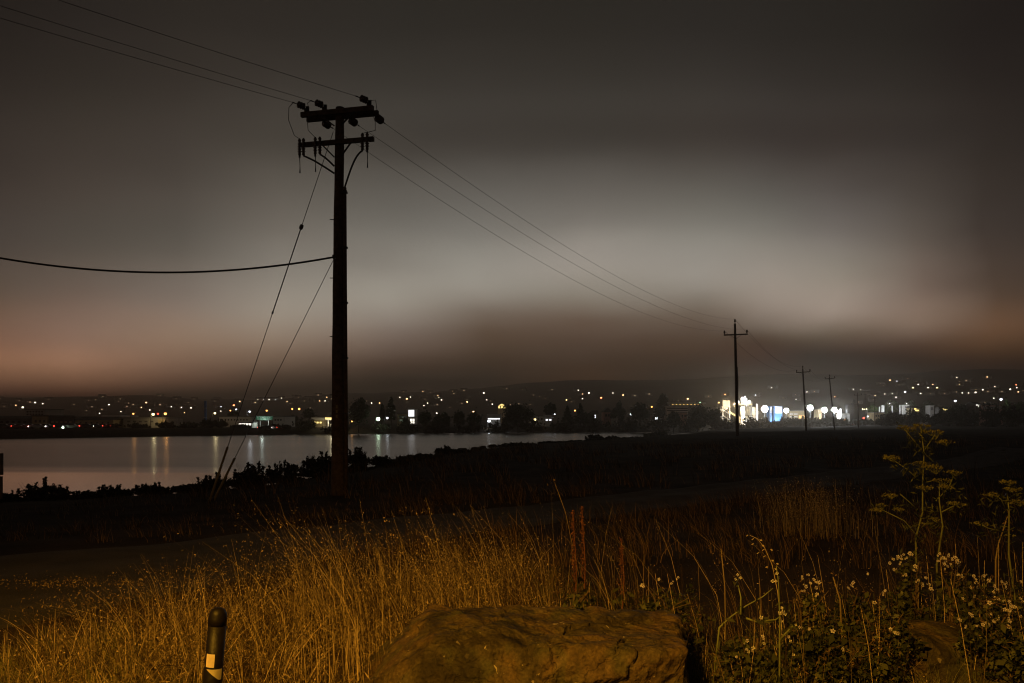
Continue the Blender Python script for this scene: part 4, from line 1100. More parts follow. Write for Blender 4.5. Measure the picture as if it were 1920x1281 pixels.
# traffic signal
def signal():
    Y = 410; z0 = h1(P(1622, 767, Y).x, Y)
    x0 = P(1626, 0, Y).x; t = thing('traffic_signal', 'traffic signal arm with lit heads over the road junction', 'traffic signal', (x0, Y, z0))
    za = P(0, 766, Y).z
    MB().tube([(x0, Y, z0 - .2), (x0, Y, za)], [.12, .09], 8).build('pole', M['steel'], t)
    MB().beam((x0, Y, za), (P(1616, 0, Y).x, Y, za), .1, .1).build('arm', M['steel'], t)
    for x, e in ((1617, 'white'), (1621, 'white'), (1624, 'white')):
        c = P(x, 767.5, Y); MB().box((c.x, Y - .2, c.z), (.5, .3, 1.0)).build('signal_head', M['dark_metal'], t)
        MB().lathe([(.30, 0), (.30, .05), (.1, .1)], (c.x, Y - .36, c.z), 12, (0, -1, 0)).build('signal_light', E['warm'], t)
    c = P(1620, 784, Y - 4); 
    t2 = thing('red_lamp_post', 'red signal lamp low beside the road junction', 'signal lamp', (c.x, Y - 4, h1(c.x, Y - 4)))
    MB().tube([(c.x, Y - 4, h1(c.x, Y - 4) - .2), (c.x, Y - 4, c.z)], .07, 6).build('post', M['dark_metal'], t2)
    MB().lathe([(.2, -.5), (.62, -.2), (.62, .25), (.2, .5)], (c.x, Y - 4.1, c.z), 12).build('lamp', E['red'], t2, True)
signal()
# white lit tanks and panels at the right
for i, (x0, x1, yt, yb) in enumerate([(1647.5, 1650, 763, 772), (1652, 1658, 761, 772.5), (1671.5, 1674, 761, 771), (1686, 1688.5, 760.5, 770), (1691, 1694, 760.5, 770)]):
    Y = 430; a, b = P(x0, yt, Y), P(x1, yb, Y); z0 = h1(a.x, Y); cx = (a.x + b.x) / 2; r = (b.x - a.x) / 2
    lb = ['slim white upright tank left of the double-width tank', 'double-width white upright tank above the tan shed', 'lone slim white tank over the dark hedge', 'left one of two white tanks by the white frame panel', 'right one of two white tanks by the white frame panel'][i]
    t = thing('storage_tank', lb, 'tank', (cx, Y, z0), 'white storage tanks behind the hedge')
    MB().lathe([(r, z0 - .3), (r, a.z), (r * .6, a.z + r * .3), (.05, a.z + r * .4)], (cx, Y, 0), 14).build('shell', M['tank_white'], t, True)
    for k in (.3, .6, .9): MB().lathe([(r + .04, 0), (r + .04, .1)], (cx, Y, z0 + (a.z - z0) * k), 14).build('hoop', M['steel'], t, True)
building('panel_house', 'white framed square panel house behind the hedge', 1695.5, 1705, 760, 428, 5, 'white_wall', 'white_wall', parapet=.2, wins=grid_wins(1696.5, 1704, 761.5, 770, 2, 2, 'roof_grey', .8, .8, 'panel'))
building('panel_house', 'dim white square hut behind the hedge right of the awning', 1744, 1751, 761, 430, 5, 'white_wall', 'white_wall', parapet=.2, wins=grid_wins(1745, 1750, 763, 770, 2, 1, 'roof_grey', .7, .8, 'panel'))
far_lamp(1668, 757, 420, 'white', 'white lamp lighting the upright white tanks', .35, 16000)
far_lamp(1700, 757, 418, 'white', 'white lamp above the white framed panel house', .3, 10000)
building('awning_shop', 'shop with a glowing yellow awning behind the hedge', 1711, 1725, 765, 380, 6, 'beige_wall', 'dark_roof', 'x', 1.0, wins=[(1712, 1718, 765.5, 768, 'store_yellow', 'awning'), (1716, 1724, 768.5, 771, 'store_yellow', 'window')])
building('awning_shop', 'small shop with a low yellow lit window band in the trees', 1766, 1778, 766, 380, 6, 'dark_wall', 'dark_roof', 'x', .8, wins=[(1767, 1770, 766.5, 768, 'store_yellow', 'window'), (1771, 1777, 767.5, 769.5, 'store_yellow', 'window')])
building('house', 'small house with a bright white porch left of the pale wall', 1829, 1838, 758.5, 290, 6, 'dark_wall', 'dark_roof', 'x', 1.0, wins=[(1830, 1833, 758.8, 760.5, 'store', 'window'), (1834.5, 1837.5, 759, 764, 'store', 'porch')])
building('garden_wall', 'long pale brownish wall beside the white lamp post', 1842, 1880, 760, 275, 2, 'pink_wall', 'dark_roof', parapet=.2, cat='wall', wins=grid_wins(1844, 1878, 761.5, 768, 6, 1, 'concrete', .9, .8, 'panel'))

# ------------------------------------------------------------------ houses with lit windows on the hills
HILL = """9 759 w;9 762 d;28 758 w;31 760 o;44 764 w;37 751 d;67 755 w;77 757 o;81 757 w;92 749 d;163 770 d;188 775 w;205 759 w;228 772 w;239 762 d;242 756 d;275 755 o;266 764 o;280 767 w;282 769 w;301 759 d;331 748 d;
319 763 w;322 763 w;327 759 d;341 764 w;344 760 d;355 761 o;359 765 w;347 774 y;407 761 w;415 764 b;417 768 w;415 771 w;450 753 o;439 760 r;444 768 b;479 755 o;484 746 w;495 742 b;496 745 o;505 742 w;517 742 b;528 742 w;539 753 o;
550 756 o;556 753 o;560 743 d;578 747 d;598 752 w;600 752 o;613 745 o;597 741 d;610 752 w;622 748 d;545 757 d;571 752 d;697 756 w;712 756 o;687 752 d;736 749 w;750 745 w;763 748 o;769 745 w;757 726 d;793 734 o;795 745 w;797 749 d;
802 753 w;802 756 w;807 736 d;821 742 o;823 746 w;828 750 w;795 761 w;849 734 o;851 738 d;864 753 o;876 754 o;907 737 w;913 750 w;870 732 d;888 772 o;820 759 d;819 775 w;923 758 w;920 752 d;945 729 d;950 729 d;980 731 d;1000 741 d;
1016 743 d;1022 747 d;1035 731 d;1062 750 y;1084 732 w;1092 739 o;1092 748 w;1104 737 w;1127 746 r;1149 737 w;1168 741 o;1190 742 d;1217 739 d;1289 748 o;1272 752 d;1312 755 g;1359 740 r;1416 741 b;1446 727 w;1492 749 w;1512 735 w;
1564 744 r;1599 730 w;1613 731 w;1629 734 o;1633 738 o;1639 735 o;1640 742 o;1635 747 y;1650 719 d;1655 723 d;1658 739 w;1668 713 o;1674 710 w;1683 713 w;1681 715 b;1687 720 d;1685 722 d;1672 738 w;1679 745 w;1696 735 b;1701 710 d;
1717 716 d;1721 721 w;1711 727 y;1725 738 w;1739 727 w;1745 719 w;1748 721 o;1756 727 y;1764 736 d;1772 736 y;1793 708 w;1798 716 d;1798 721 o;1803 737 w;1815 737 w;1818 737 w;1809 712 o;1811 714 d;1792 735 d;1828 736 w;1828 732 o;
1842 731 w;1851 734 d;1857 733 w;1850 707 o;1864 725 w;1882 732 d;1893 730 w;1905 727 w;1904 722 r;1908 735 o;1906 720 r;1862 747 w;1866 747 w;1911 717 d;1917 733 d"""
def hill_hit(x, y):
    u = (x - CX) / F; v = (HY - y) / F
    Y = np.linspace(480, 1850, 1400)
    z = EYE + v * Y - 2.2; g = H(u * Y, Y)
    k = np.where(g > z)[0]
    return float(Y[k[0]]) if len(k) else None
def make_house(em, s=1.0):
    t = thing('hill_house', 'tmp', 'house')
    mb = MB().span(-4.5, 4.5, 0, 7, -3.5, 3.4); mb.build('wall', M['dark_wall'], t)
    mb = MB(); gable(mb, -4.5, 4.5, 0, 7, 3.404, 1.9); mb.build('roof', M['dark_roof'], t)
    MB().span(-1.05 * s, 1.05 * s, -.12, -.02, 2.2 - .8 * s, 2.2 + .8 * s).build('window', WIN[em], t)
    MB().span(2.4, 3.4, -.1, -.02, 1.0, 2.0).build('window', M['glass_dark'], t)
    return t
DESC = {'w': 'small hillside house with a bright warm white window', 'o': 'small hillside house with a bright orange window', 'b': 'small hillside house with a bluish white window',
        'd': 'small hillside house with one faint amber window', 'y': 'small hillside house with a yellow window', 'g': 'small hillside house with a green light', 'r': 'small hillside house with a reddish light'}
def hillside():
    rr = random.Random(11)
    pts = [(float(a), float(b), c) for a, b, c in (q.split() for q in HILL.replace('\n', '').split(';') if q.strip())]
    for _ in range(46):       # the faintest windows among the named ones
        x = rr.uniform(0, 1915)
        base = 742 - 30 * max(0, min(1, (x - 1350) / 350))
        pts.append((x, rr.uniform(base, 768), 'd'))
    protos = {}
    for (x, y, c) in pts:
        u = (x - CX) / F; Y = hill_hit(x, y)
        while Y is None: y += rr.uniform(2, 5); Y = hill_hit(x, y)
        if c in protos: o = copy_thing(protos[c])
        else: o = protos[c] = make_house(c, {'d': .95, 'w': 1.1, 'o': 1.15, 'r': 1.3}.get(c, 1.15))
        p = P(x, y, Y)
        k = Y / 1000.0
        k = max(.85, min(1.45, k)) * rr.uniform(.85, 1.2)
        o.scale = (k, k, k)
        o.location = (p.x, p.y - 1.5, p.z - 2.2 * k)
        o.rotation_euler.z = rr.uniform(-.35, .35) - math.atan(u)
        q = rr.choice((.4, .45, .5, .6, .75))
        for ch in o.children:
            if ch.name.startswith('window') and ch.data.materials[0] == WIN[c]:
                ch.scale = (q, 1, q); ch.location = (0, 0, 2.2 * (1 - q))
        o['label'] = DESC[c]; o['group'] = 'houses with lit windows on the hillside'
hillside()
def yellow_house():
    Y = 520; p = P(941, 762, Y); z0 = h1(p.x, Y)
    t = thing('house', 'yellow lit gabled house above the low white hall', 'house', (p.x, Y, z0))
    MB().span(p.x - 2.8, p.x + 2.8, Y, Y + 6, z0 - 1, p.z + .3).build('wall', M['beige_wall'], t)
    mb = MB(); gable(mb, p.x - 2.8, p.x + 2.8, Y, Y + 6, p.z + .303, 1.6, axis='y'); mb.build('roof', M['dark_roof'], t)
    for k in (-1.8, 0, 1.8): MB().span(p.x + k - .55, p.x + k + .55, Y - .1, Y + .02, p.z - 1.3, p.z).build('window', E['store_yellow'], t)
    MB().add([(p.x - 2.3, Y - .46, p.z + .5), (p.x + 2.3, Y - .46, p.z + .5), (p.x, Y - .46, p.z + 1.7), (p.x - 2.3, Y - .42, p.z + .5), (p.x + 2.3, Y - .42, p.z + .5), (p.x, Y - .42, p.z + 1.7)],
             [(0, 1, 2), (5, 4, 3), (0, 3, 4, 1), (1, 4, 5, 2), (2, 5, 3, 0)]).build('gable_glow', E['store_yellow'], t)  # glowing triangle stands in for yellow light falling on the gable
yellow_house()

# ------------------------------------------------------------------ cars with lights on, on the far shore roads
def make_car(paint, lights):
    t = thing('car', 'tmp', 'car')
    prof = [(-2.15, .35), (-2.2, .75), (-1.95, .92), (-1.35, .98), (-.75, 1.42), (.65, 1.46), (1.35, 1.02), (2.0, .90), (2.22, .70), (2.2, .35)]
    n = len(prof); vs = [(x, -.86 + (.12 if z > 1.1 else 0), z) for x, z in prof] + [(x, .86 - (.12 if z > 1.1 else 0), z) for x, z in prof]
    fs = [(i, (i + 1) % n, n + (i + 1) % n, n + i) for i in range(n)] + [tuple(reversed(range(n))), tuple(range(n, 2 * n))]
    MB().add(vs, fs).build('body', paint, t)
    for s in (-1, 1):
        MB().add([(-1.2, s * .87, 1.02), (1.15, s * .87, 1.04), (.6, s * .765, 1.40), (-.7, s * .765, 1.37)], [(0, 1, 2, 3)]).build('window', M['glass_dark'], t)
        for x in (-1.35, 1.4): MB().lathe([(.20, -.02), (.33, 0), (.33, .2), (.20, .22)], (x, s * .70 + (-.0 if s > 0 else -.2) , .33), 14, (0, 1, 0)).build('wheel', M['tyre'], t)
        MB().box((2.20, s * .62, .70), (.10, .42, .20)).build('headlight', E['head'] if 'h' in lights else M['sign_white'], t)
        MB().box((-2.19, s * .62, .78), (.10, .36, .20)).build('taillight', E['tail'] if 't' in lights else M['car_red'], t)
    return t
CARS = [(6, 236, 0, 1, 'dark'), (22, 238, 0, 1, 'silver'), (38, 237, 1, 1, 'red'), (54, 239, 0, 1, 'dark'), (70, 238, 1, 1, 'silver'), (86, 240, 0, 1, 'dark'), (134, 243, 0, 1, 'silver'), (161, 246, 1, 1, 'dark'), (178, 247, 0, 1, 'dark'), (193, 249, 0, 1, 'red'), (560 - 64, 252, 1, 1, 'dark'), (576 - 70, 253, 0, 1, 'silver')]
CP = {k: make_car(M['car_' + k], 'ht') for k in ('dark', 'silver', 'red')}
used = set()
def put_car(x, Y, rz, k, label, group):
    if k in used: o = copy_thing(CP[k])
    else: o = CP[k]; used.add(k)
    X = (x - CX) / F * Y
    o.location = (X, Y, h1(X, Y) + .02); o.rotation_euler.z = rz
    o['label'] = label; o['category'] = 'car'; o['group'] = group
for (x, Y, rev, _, k) in CARS:
    rz = math.atan2(51, 48) + PI if not rev else math.atan2(51, 48)
    put_car(x, Y, rz - (.45 if not rev else .45), k, f'{k} car driving along the far shore road, ' + ('tail lights glowing red' if rev else 'headlights shining white'), 'cars on the far shore road')
for (x, Y, k, rz, lb) in [(1596, 402, 'dark', 1.1, 'dark car with red tail lights on the road by the substation'), (1607, 404, 'silver', 1.2, 'silver car with red tail lights at the far power pole foot'), (1633, 406, 'red', 1.15, 'red car with tail lights waiting at the road junction'), (1648, 404, 'dark', 1.1, 'dark car with red tail lights before the tan shed')]:
    put_car(x, Y, rz, k, lb, 'cars on the road by the substation')

# ------------------------------------------------------------------ foliage helpers
def leaf_quads(C, size, rng, aspect=.6, up=.0):
    """one small four-sided leaf at every point"""
    n = len(C)
    a = rng.normal(size=(n, 3)); a[:, 2] += up; a /= np.linalg.norm(a, axis=1, keepdims=True)
    b = rng.normal(size=(n, 3)); b -= (b * a).sum(1, keepdims=True) * a; b /= np.linalg.norm(b, axis=1, keepdims=True)
    s = (size * rng.uniform(.6, 1.35, n))[:, None]
    V = np.stack([C - a * s, C + b * s * aspect, C + a * s, C - b * s * aspect], 1).reshape(-1, 3)
    Fq = np.arange(4 * n).reshape(-1, 4)
    return V, Fq
def blob_points(rng, n, rx, ry, rz, nclump=26, cr=.30, flat=.0, bottom=-.7):
    """points in clumps spread over an uneven crown"""
    cl = []
    while len(cl) < nclump:
        d = rng.normal(size=3); d /= np.linalg.norm(d)
        if d[2] < bottom: continue
        cl.append(d * rng.uniform(.35, .92))
    cl = np.array(cl) * [rx, ry, rz]
    w = rng.uniform(.6, 1.3, nclump)
    k = rng.integers(0, nclump, n)
    d = rng.normal(size=(n, 3)); d /= np.linalg.norm(d, axis=1, keepdims=True)
    r = (rng.uniform(0, 1, n) ** .45)[:, None] * cr * w[k][:, None]
    return cl[k] + d * r * [rx, ry, rz]
def tree(name, label, x0, x1, yt, Y, n=2200, m='tree_leaf', shape='round', seed=1, size=.42, yb=None, group=None):
    rng = np.random.default_rng(seed)
    a, b = P(x0, yt, Y), P(x1, yt, Y); cx = (a.x + b.x) / 2; z0 = h1(cx, Y)
    w = (b.x - a.x) / 2; ht = a.z - z0
    t = thing(name, label, 'tree', (cx, Y, z0), group)
    lo = .12 if shape != 'open' else .3
    cz = z0 + ht * (lo + 1) / 2; rz = ht * (1 - lo) / 2
    mb = MB(); tr = max(.12, ht * .025)
    mb.tube([(cx, Y, z0 - .3), (cx + .05 * w, Y, z0 + ht * .3), (cx - .03 * w, Y, z0 + ht * .75)], [tr, tr * .75, tr * .25], 8)
    for k in range(6):
        an = rng.uniform(0, 2 * PI); zz = z0 + ht * rng.uniform(.2, .55)
        mb.tube([(cx, Y, zz), (cx + math.cos(an) * w * .35, Y + math.sin(an) * w * .35, zz + ht * .14), (cx + math.cos(an) * w * .65, Y + math.sin(an) * w * .65, zz + ht * .28)], [tr * .5, tr * .3, tr * .1], 6)
    mb.build('trunk', M['bark'], t, True)
    if shape == 'column':
        C = blob_points(rng, n, w, w, rz, 40, .34)
        C[:, :2] *= (1 - .35 * np.clip(C[:, 2:] / rz, 0, 1))
    elif shape == 'cone':
        f = rng.uniform(0, 1, n); an = rng.uniform(0, 2 * PI, n); q = w * (1 - f) ** .9 * rng.uniform(.5, 1.1, n) * (.8 + .25 * np.sin(f * 40))
        C = np.stack([np.cos(an) * q, np.sin(an) * q, (f * 2 - 1) * rz], 1)
    else:
        C = blob_points(rng, n, w * .82, w * .82, rz * .86, 30, .34)
        C = np.concatenate([C, rng.normal(size=(n // 3, 3)) * [w * .33, w * .33, rz * .33]])
    C += [cx, Y, cz]
    V, Fq = leaf_quads(C, size, rng)
    npmesh('crown', V, Fq, M[m], t)
TREES = [
    (648, 696, 745, 262, 'round', 'tall broad dark tree beside the big pole', 3200), (713, 722, 756, 300, 'column', 'short poplar left of the taller poplar', 900), (723, 743, 749, 288, 'column', 'tall dark poplar pair by the white square tower', 1800),
    (752, 768, 781, 275, 'round', 'small round tree before the beige house', 700), (781, 812, 768, 276, 'round', 'dark tree right of the square tower', 1600), (806, 850, 772, 280, 'round', 'broad low dark tree right of the tower trees', 1800),
    (846, 876, 766, 282, 'round', 'dark round tree between two white lamps', 1600), (874, 906, 770, 284, 'round', 'dark tree left of the low white hall', 1500), (936, 1004, 752, 286, 'round', 'very broad round dark tree beside the yellow lamp', 3600),
    (1018, 1046, 754, 318, 'open', 'tall uneven tree behind the pale sheds', 1400), (1050, 1078, 762, 300, 'cone', 'dark conifer right of the pale sheds', 1300), (1072, 1104, 757, 316, 'cone', 'thin dark conifer with a pointed top', 1200),
    (1092, 1120, 772, 296, 'round', 'low dark tree before the conifers', 1200), (1146, 1174, 752, 318, 'column', 'upright dark tree left of the bluish lamp', 1600), (1178, 1222, 754, 305, 'round', 'big round dark tree right of the bluish lamp', 2600),
    (1230, 1256, 738, 350, 'column', 'tallest dark tree beside the office block', 1600), (1222, 1246, 762, 320, 'open', 'thin grey tree over the round white lamp', 800), (1248, 1278, 768, 300, 'round', 'round dark tree before the office block', 1500),
    (1286, 1330, 755, 300, 'round', 'big round dark tree at the end of the office block', 2600), (1318, 1358, 762, 305, 'round', 'dark tree left of the plant hopper', 2000),
    (534, 560, 778, 330, 'open', 'thin tree beside the filling station', 700), (566, 594, 765, 340, 'open', 'taller tree behind the filling station', 900), (425, 450, 768, 350, 'round', 'low tree behind the long white hall', 800),
    (1880, 1898, 748, 262, 'round', 'green lit tree beside the white lamp post', 1200), (1655, 1690, 750, 455, 'round', 'dim green tree behind the white tanks', 1200), (1690, 1722, 748, 460, 'round', 'dim green tree behind the panel house', 1200), (1722, 1760, 750, 450, 'round', 'dim dark tree right of the yellow awning', 1400),
    (1770, 1830, 756, 300, 'round', 'wide dark tree behind the hedge by the small house', 1800), (1840, 1872, 753, 300, 'round', 'dark tree behind the pale brownish wall', 1000), (1895, 1930, 752, 270, 'round', 'dark tree right of the green lit tree', 1400), (1626, 1645, 757, 430, 'open', 'thin green tree behind the road junction', 700),
]
for i, (x0, x1, yt, Y, shp, lb, n) in enumerate(TREES):
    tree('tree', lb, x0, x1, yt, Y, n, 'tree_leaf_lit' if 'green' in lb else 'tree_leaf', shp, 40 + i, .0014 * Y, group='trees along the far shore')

# shrubs: far shore, hedge in front of the yard, the bank of the lake
def shrub(label, x0, x1, yt, Y, n=900, seed=1, size=.05, group=None, spikes=10, depth=None, m='shrub_leaf', zoff=0.0, name='shrub', sink=.0):
    rng = np.random.default_rng(seed)
    a, b = P(x0, yt, Y), P(x1, yt, Y); cx = (a.x + b.x) / 2; z0 = h1(cx, Y) - sink
    w = (b.x - a.x) / 2; ht = max(.25, a.z - z0)
    t = thing(name, label, 'shrub', (cx, Y, z0), group)
    mb = MB()
    for k in range(7 + spikes):
        an = rng.uniform(0, 2 * PI); q = rng.uniform(.2, .85) * w; top = z0 + ht * (rng.uniform(.6, .9) if k < 7 else rng.uniform(.9, 1.12))
        ex, ey = cx + math.cos(an) * q, Y + math.sin(an) * q * .8
        mb.tube([(cx + math.cos(an) * q * .25, Y + math.sin(an) * q * .25, z0 - .15), (cx + math.cos(an) * q * .6, Y + math.sin(an) * q * .5, z0 + ht * .45), (ex, ey, top)], [.016 * ht, .011 * ht, .004 * ht], 5)
    mb.build('stems', M['twig'], t)
    C = blob_points(rng, n, w * .9, (depth or w) * .8, ht * .54, 26, .36, bottom=-.95)
    C[:, 2] = np.maximum(C[:, 2] + ht * .42, ht * rng.uniform(.0, .12, n))
    # uneven sprigs that stick out of the outline
    sp = rng.uniform(-.9, .9, (14, 1)) * w; 
    for k in range(12):
        x = rng.uniform(-.85, .85) * w; hh = ht * (1 - .55 * (x / w) ** 2) * rng.uniform(.95, 1.3); nn = max(6, n // 60)
        f = rng.uniform(.55, 1, nn); y = rng.uniform(-.4, .4) * w
        C = np.concatenate([C, np.stack([x + (f - .55) * rng.uniform(-.25, .25) * ht + rng.normal(0, .03 * ht, nn), y + rng.normal(0, .03 * ht, nn), f * hh], 1)])
    C += [cx, Y, z0]
    V, Fq = leaf_quads(C, size, rng, .5)
    npmesh('leaves', V, Fq, M[m], t)
FARS = [(330, 380, 793, 250), (372, 405, 787, 252), (398, 428, 788, 252), (430, 470, 797, 252), (236, 285, 795, 250), (290, 335, 791, 252), (545, 600, 787, 258), (600, 660, 797, 258), (500, 548, 796, 256), (126, 170, 796, 250), (0, 40, 797, 236 + 8), (188, 236, 796, 250),
        (690, 740, 795, 266), (738, 790, 793, 270), (786, 850, 790, 274), (846, 912, 793, 278), (905, 965, 792, 284), (960, 1030, 790, 287), (1025, 1090, 788, 288), (1085, 1150, 786, 290), (1145, 1210, 784, 294), (1205, 1270, 784, 296), (1265, 1330, 782, 298)]
FARL = ['low dark far-shore bush below ' + q for q in ('the blue chimney base, left side', 'the blue chimney base, right side', 'the left end of the long white hall', 'the low shop with lit front', 'the grey-beige warehouse', 'the pale warehouse corner', 'the filling station kiosk', 'the yellow station canopy', 'the green road sign end', 'the dark low warehouse', 'the dark long shed', 'the pitched-roof warehouse',
    'the bright greenish lamp', 'the white square tower', 'the tree right of the square tower', 'the tree between two white lamps', 'the low hall with sloping white roof', 'the very broad round tree', 'the conifer right of the pale sheds', 'the brown gabled house', 'the bluish white lamp', 'the round white lamp', 'the office block end')]
for i, (x0, x1, yt, Y) in enumerate(FARS):
    shrub(FARL[i], x0, x1, yt, Y, 900, 200 + i, .38, 'low bushes along the far shore', 4, 3.0)
HEDGE = [(1330, 1385, 786, 300), (1375, 1430, 787, 345), (1420, 1480, 786, 372), (1466, 1520, 784, 385), (1505, 1560, 785, 392), (1545, 1600, 786, 385), (1590, 1650, 786, 380), (1395, 1450, 788, 390), (1440, 1500, 786, 394), (1480, 1540, 785, 396), (1530, 1580, 785, 398), (1650, 1700, 773, 330), (1690, 1735, 770, 310), (1728, 1790, 775, 290), (1775, 1840, 770, 240), (1830, 1880, 764, 215), (1868, 1935, 762, 200), (1640, 1690, 781, 300), (1745, 1800, 772, 260)]
HEDL = ['dark hedge bush before ' + q for q in ('the hopper legs', 'the white silos', 'the brightest floodlight mast', 'the beige yard building', 'the tan upright shed', 'the narrow lit kiosk', 'the far power pole and junction', 'the grey gravel heap', 'the blue trailer', 'the yard building doorway', 'the foot of the leaning pole', 'the double-width white tank', 'the yellow awning shop', 'the dim white hut', 'the small porch house', 'the pale brownish wall', 'the green lit tree', 'the tan shed by the road', 'the small shop with yellow window band')]
for i, (x0, x1, yt, Y) in enumerate(HEDGE):
    shrub(HEDL[i], x0, x1, yt, Y, 1300, 300 + i, .0016 * Y, 'dark hedge bushes before the yard', 4, 4.0)
BANK = [  # label, x0, x1, top row, distance, leaves, leaf size
    ('round leafy bush on the bank beside the trail sign', 32, 138, 916, 25.0, 2600), ('ragged bush on the bank right of the round leafy bush', 170, 252, 922, 25.6, 1700), ('twiggy bush on the bank between ragged bushes', 248, 330, 918, 26.2, 1700), ('low bush just left of the guy wire anchors', 330, 392, 926, 26.8, 1200),
    ('bush on the bank behind the guy wire guards', 368, 440, 902, 27.5, 1500), ('tall bush on the bank right of the guy wires', 432, 505, 882, 30.0, 2200), ('broad bush on the bank between guy wires and big pole', 500, 585, 880, 33.0, 1900), ('dense bush on the bank just left of the big pole', 568, 632, 862, 36.0, 2200), ('spiky bush on the bank just right of the big pole', 645, 692, 856, 40.0, 1600),
    ('low grassy bush on the bank near the big pole', 692, 738, 866, 43.0, 900), ('low sprawling bush along the bank past the big pole', 735, 800, 870, 48, 900), ('round bush on the bank left of the shore rocks', 815, 858, 845, 60, 1200), ('thin grassy bush right of the shore rocks', 915, 1000, 846, 78, 900), ('upright spiky bush on the far bank', 1100, 1131, 822, 104, 800), ('small spiky bush right of the upright spiky bush', 1138, 1158, 824, 108, 600), ('small low bush near the bank bend', 1184, 1204, 826, 118, 500), ('thin bush near the channel mouth', 1040, 1100, 833, 96, 700), ('dark bush at the channel edge before the plant', 1206, 1262, 812 + 5, 170, 700),
    ('wide dark bush at the lake edge left of the round leafy bush', -40, 40, 934, 24.0, 1500)]
for i, (lb, x0, x1, yt, Y, n) in enumerate(BANK):
    shrub(lb, x0 - 4, x1 + 4, yt - (9 if Y < 50 else 5), Y, int(n * 1.3), 400 + i, .0019 * Y if Y < 60 else .0024 * Y, 'bushes along the lake bank', 14, None)
LOW = [(-20, 60, 952, 23.5), (50, 130, 952, 24), (118, 200, 948, 24.6), (190, 262, 944, 25.2), (250, 330, 942, 25.8), (318, 372, 938, 26.2), (360, 430, 926, 26.6), (425, 500, 912, 28.5), (490, 560, 900, 31), (550, 630, 890, 33.5), (640, 710, 882, 37), (700, 770, 878, 41), (760, 830, 872, 46), (825, 890, 866, 55), (940, 1010, 852, 72), (1005, 1060, 842, 86), (1060, 1120, 838, 94), (1130, 1190, 834, 104), (1180, 1230, 829, 116), (1225, 1270, 822, 140)]
for i, (x0, x1, yt, Y) in enumerate(LOW):
    shrub('low dark scrub along the crest of the lake bank', x0, x1, yt, Y, 1000, 470 + i, .0021 * Y, 'low scrub along the lake bank', 12, None)
RK = [(128, 158, 938, 25.8, 'flat dark rock beside the round leafy bush'), (856, 880, 862, 66, 'low dark shore rock left of the upright rock'), (880, 905, 858, 68, 'broad dark shore rock before the upright rock'), (897, 915, 844, 70, 'upright pointed dark shore rock'), (1215, 1240, 822, 150, 'dark shore rock near the channel mouth'), (780, 806, 868, 55, 'small dark rock at the bank edge'), (1165, 1185, 829, 122, 'small dark rock beside the bank bend')]
for i, (x0, x1, yt, Y, lb) in enumerate(RK):
    a, b = P(x0, yt, Y), P(x1, yt, Y); cx = (a.x + b.x) / 2; z0 = h1(cx, Y); w = (b.x - a.x) / 2; h = max(.3, a.z - z0)
    rock('rock', lb, 'rock', (cx, Y, z0), [((0, -.1, 1), h), ((0, 0, -1), .4), ((1, 0, .3), w * .8), ((-1, .1, .25), w * .85), ((0, -1, .3), w * .7), ((.1, 1, .3), w * .7), ((.6, -.3, .7), max(h, w) * .75), ((-.5, -.4, .7), max(h, w) * .8)], 10 + i * 1.3, 3, .08 * w, 1.6 / w, 10., 'rocks along the lake bank')

# ------------------------------------------------------------------ grass
def blades(X, Y, h, w, lean, ang, bend=1.0, seg=3, z=None):
    n = len(X); z = H(X, Y) if z is None else z
    dx, dy = np.cos(ang), np.sin(ang)
    fa = RNG.uniform(0, 2 * PI, n); wx, wy = np.cos(fa), np.sin(fa) * .5
    V = np.zeros((n, 2 * (seg + 1), 3), np.float32)
    for i in range(seg + 1):
        t = i / seg
        off = lean * h * t ** (1 + bend); zz = h * t * (1 - .25 * np.clip(lean, 0, 1.5) * t)
        ww = w * (1 - .85 * t) / 2
        cx, cy, cz = X + dx * off, Y + dy * off, z - .02 + zz
        V[:, 2 * i] = np.stack([cx - wx * ww, cy - wy * ww, cz], 1); V[:, 2 * i + 1] = np.stack([cx + wx * ww, cy + wy * ww, cz], 1)
    k = np.arange(n)[:, None] * 2 * (seg + 1)
    Fq = np.concatenate([k + np.array([2 * i, 2 * i + 1, 2 * i + 3, 2 * i + 2]) for i in range(seg)], 0)
    tip = np.stack([X + dx * lean * h, Y + dy * lean * h, z - .02 + h * (1 - .25 * np.clip(lean, 0, 1.5))], 1)
    return V.reshape(-1, 3), Fq, tip
class Acc:
    def __init__(s): s.V = []; s.F = []; s.n = 0
    def add(s, V, Fq): s.V.append(V); s.F.append(Fq + s.n); s.n += len(V)
    def build(s, name, m, kind='stuff', parent=None, label=None, cat=None):
        o = npmesh(name, np.concatenate(s.V), np.concatenate(s.F), m, parent)
        if kind: o['kind'] = kind
        return tag(o, label, cat)
def clump_field(n, x0, x1, y0, y1, scale, thr, seed):
    X = RNG.uniform(x0, x1, n); Y = RNG.uniform(y0, y1, n)
    d = .5 + .5 * wob(X, Y, scale, seed)
    keep = d > thr * RNG.uniform(.5, 1.4, n)
    return X[keep], Y[keep]
BOULDER = (.16, 4.28, .95, .52)
def clear(X, Y):
    k = ~in_poly(X, Y, PATH_POLY)
    k &= ((X - BOULDER[0]) / BOULDER[2]) ** 2 + ((Y - BOULDER[1]) / BOULDER[3]) ** 2 > 1
    k &= (np.abs(X) < Y * .72 + .8) & (Y > 2.6)
    k &= lake_sd(X, Y) > .6
    return k
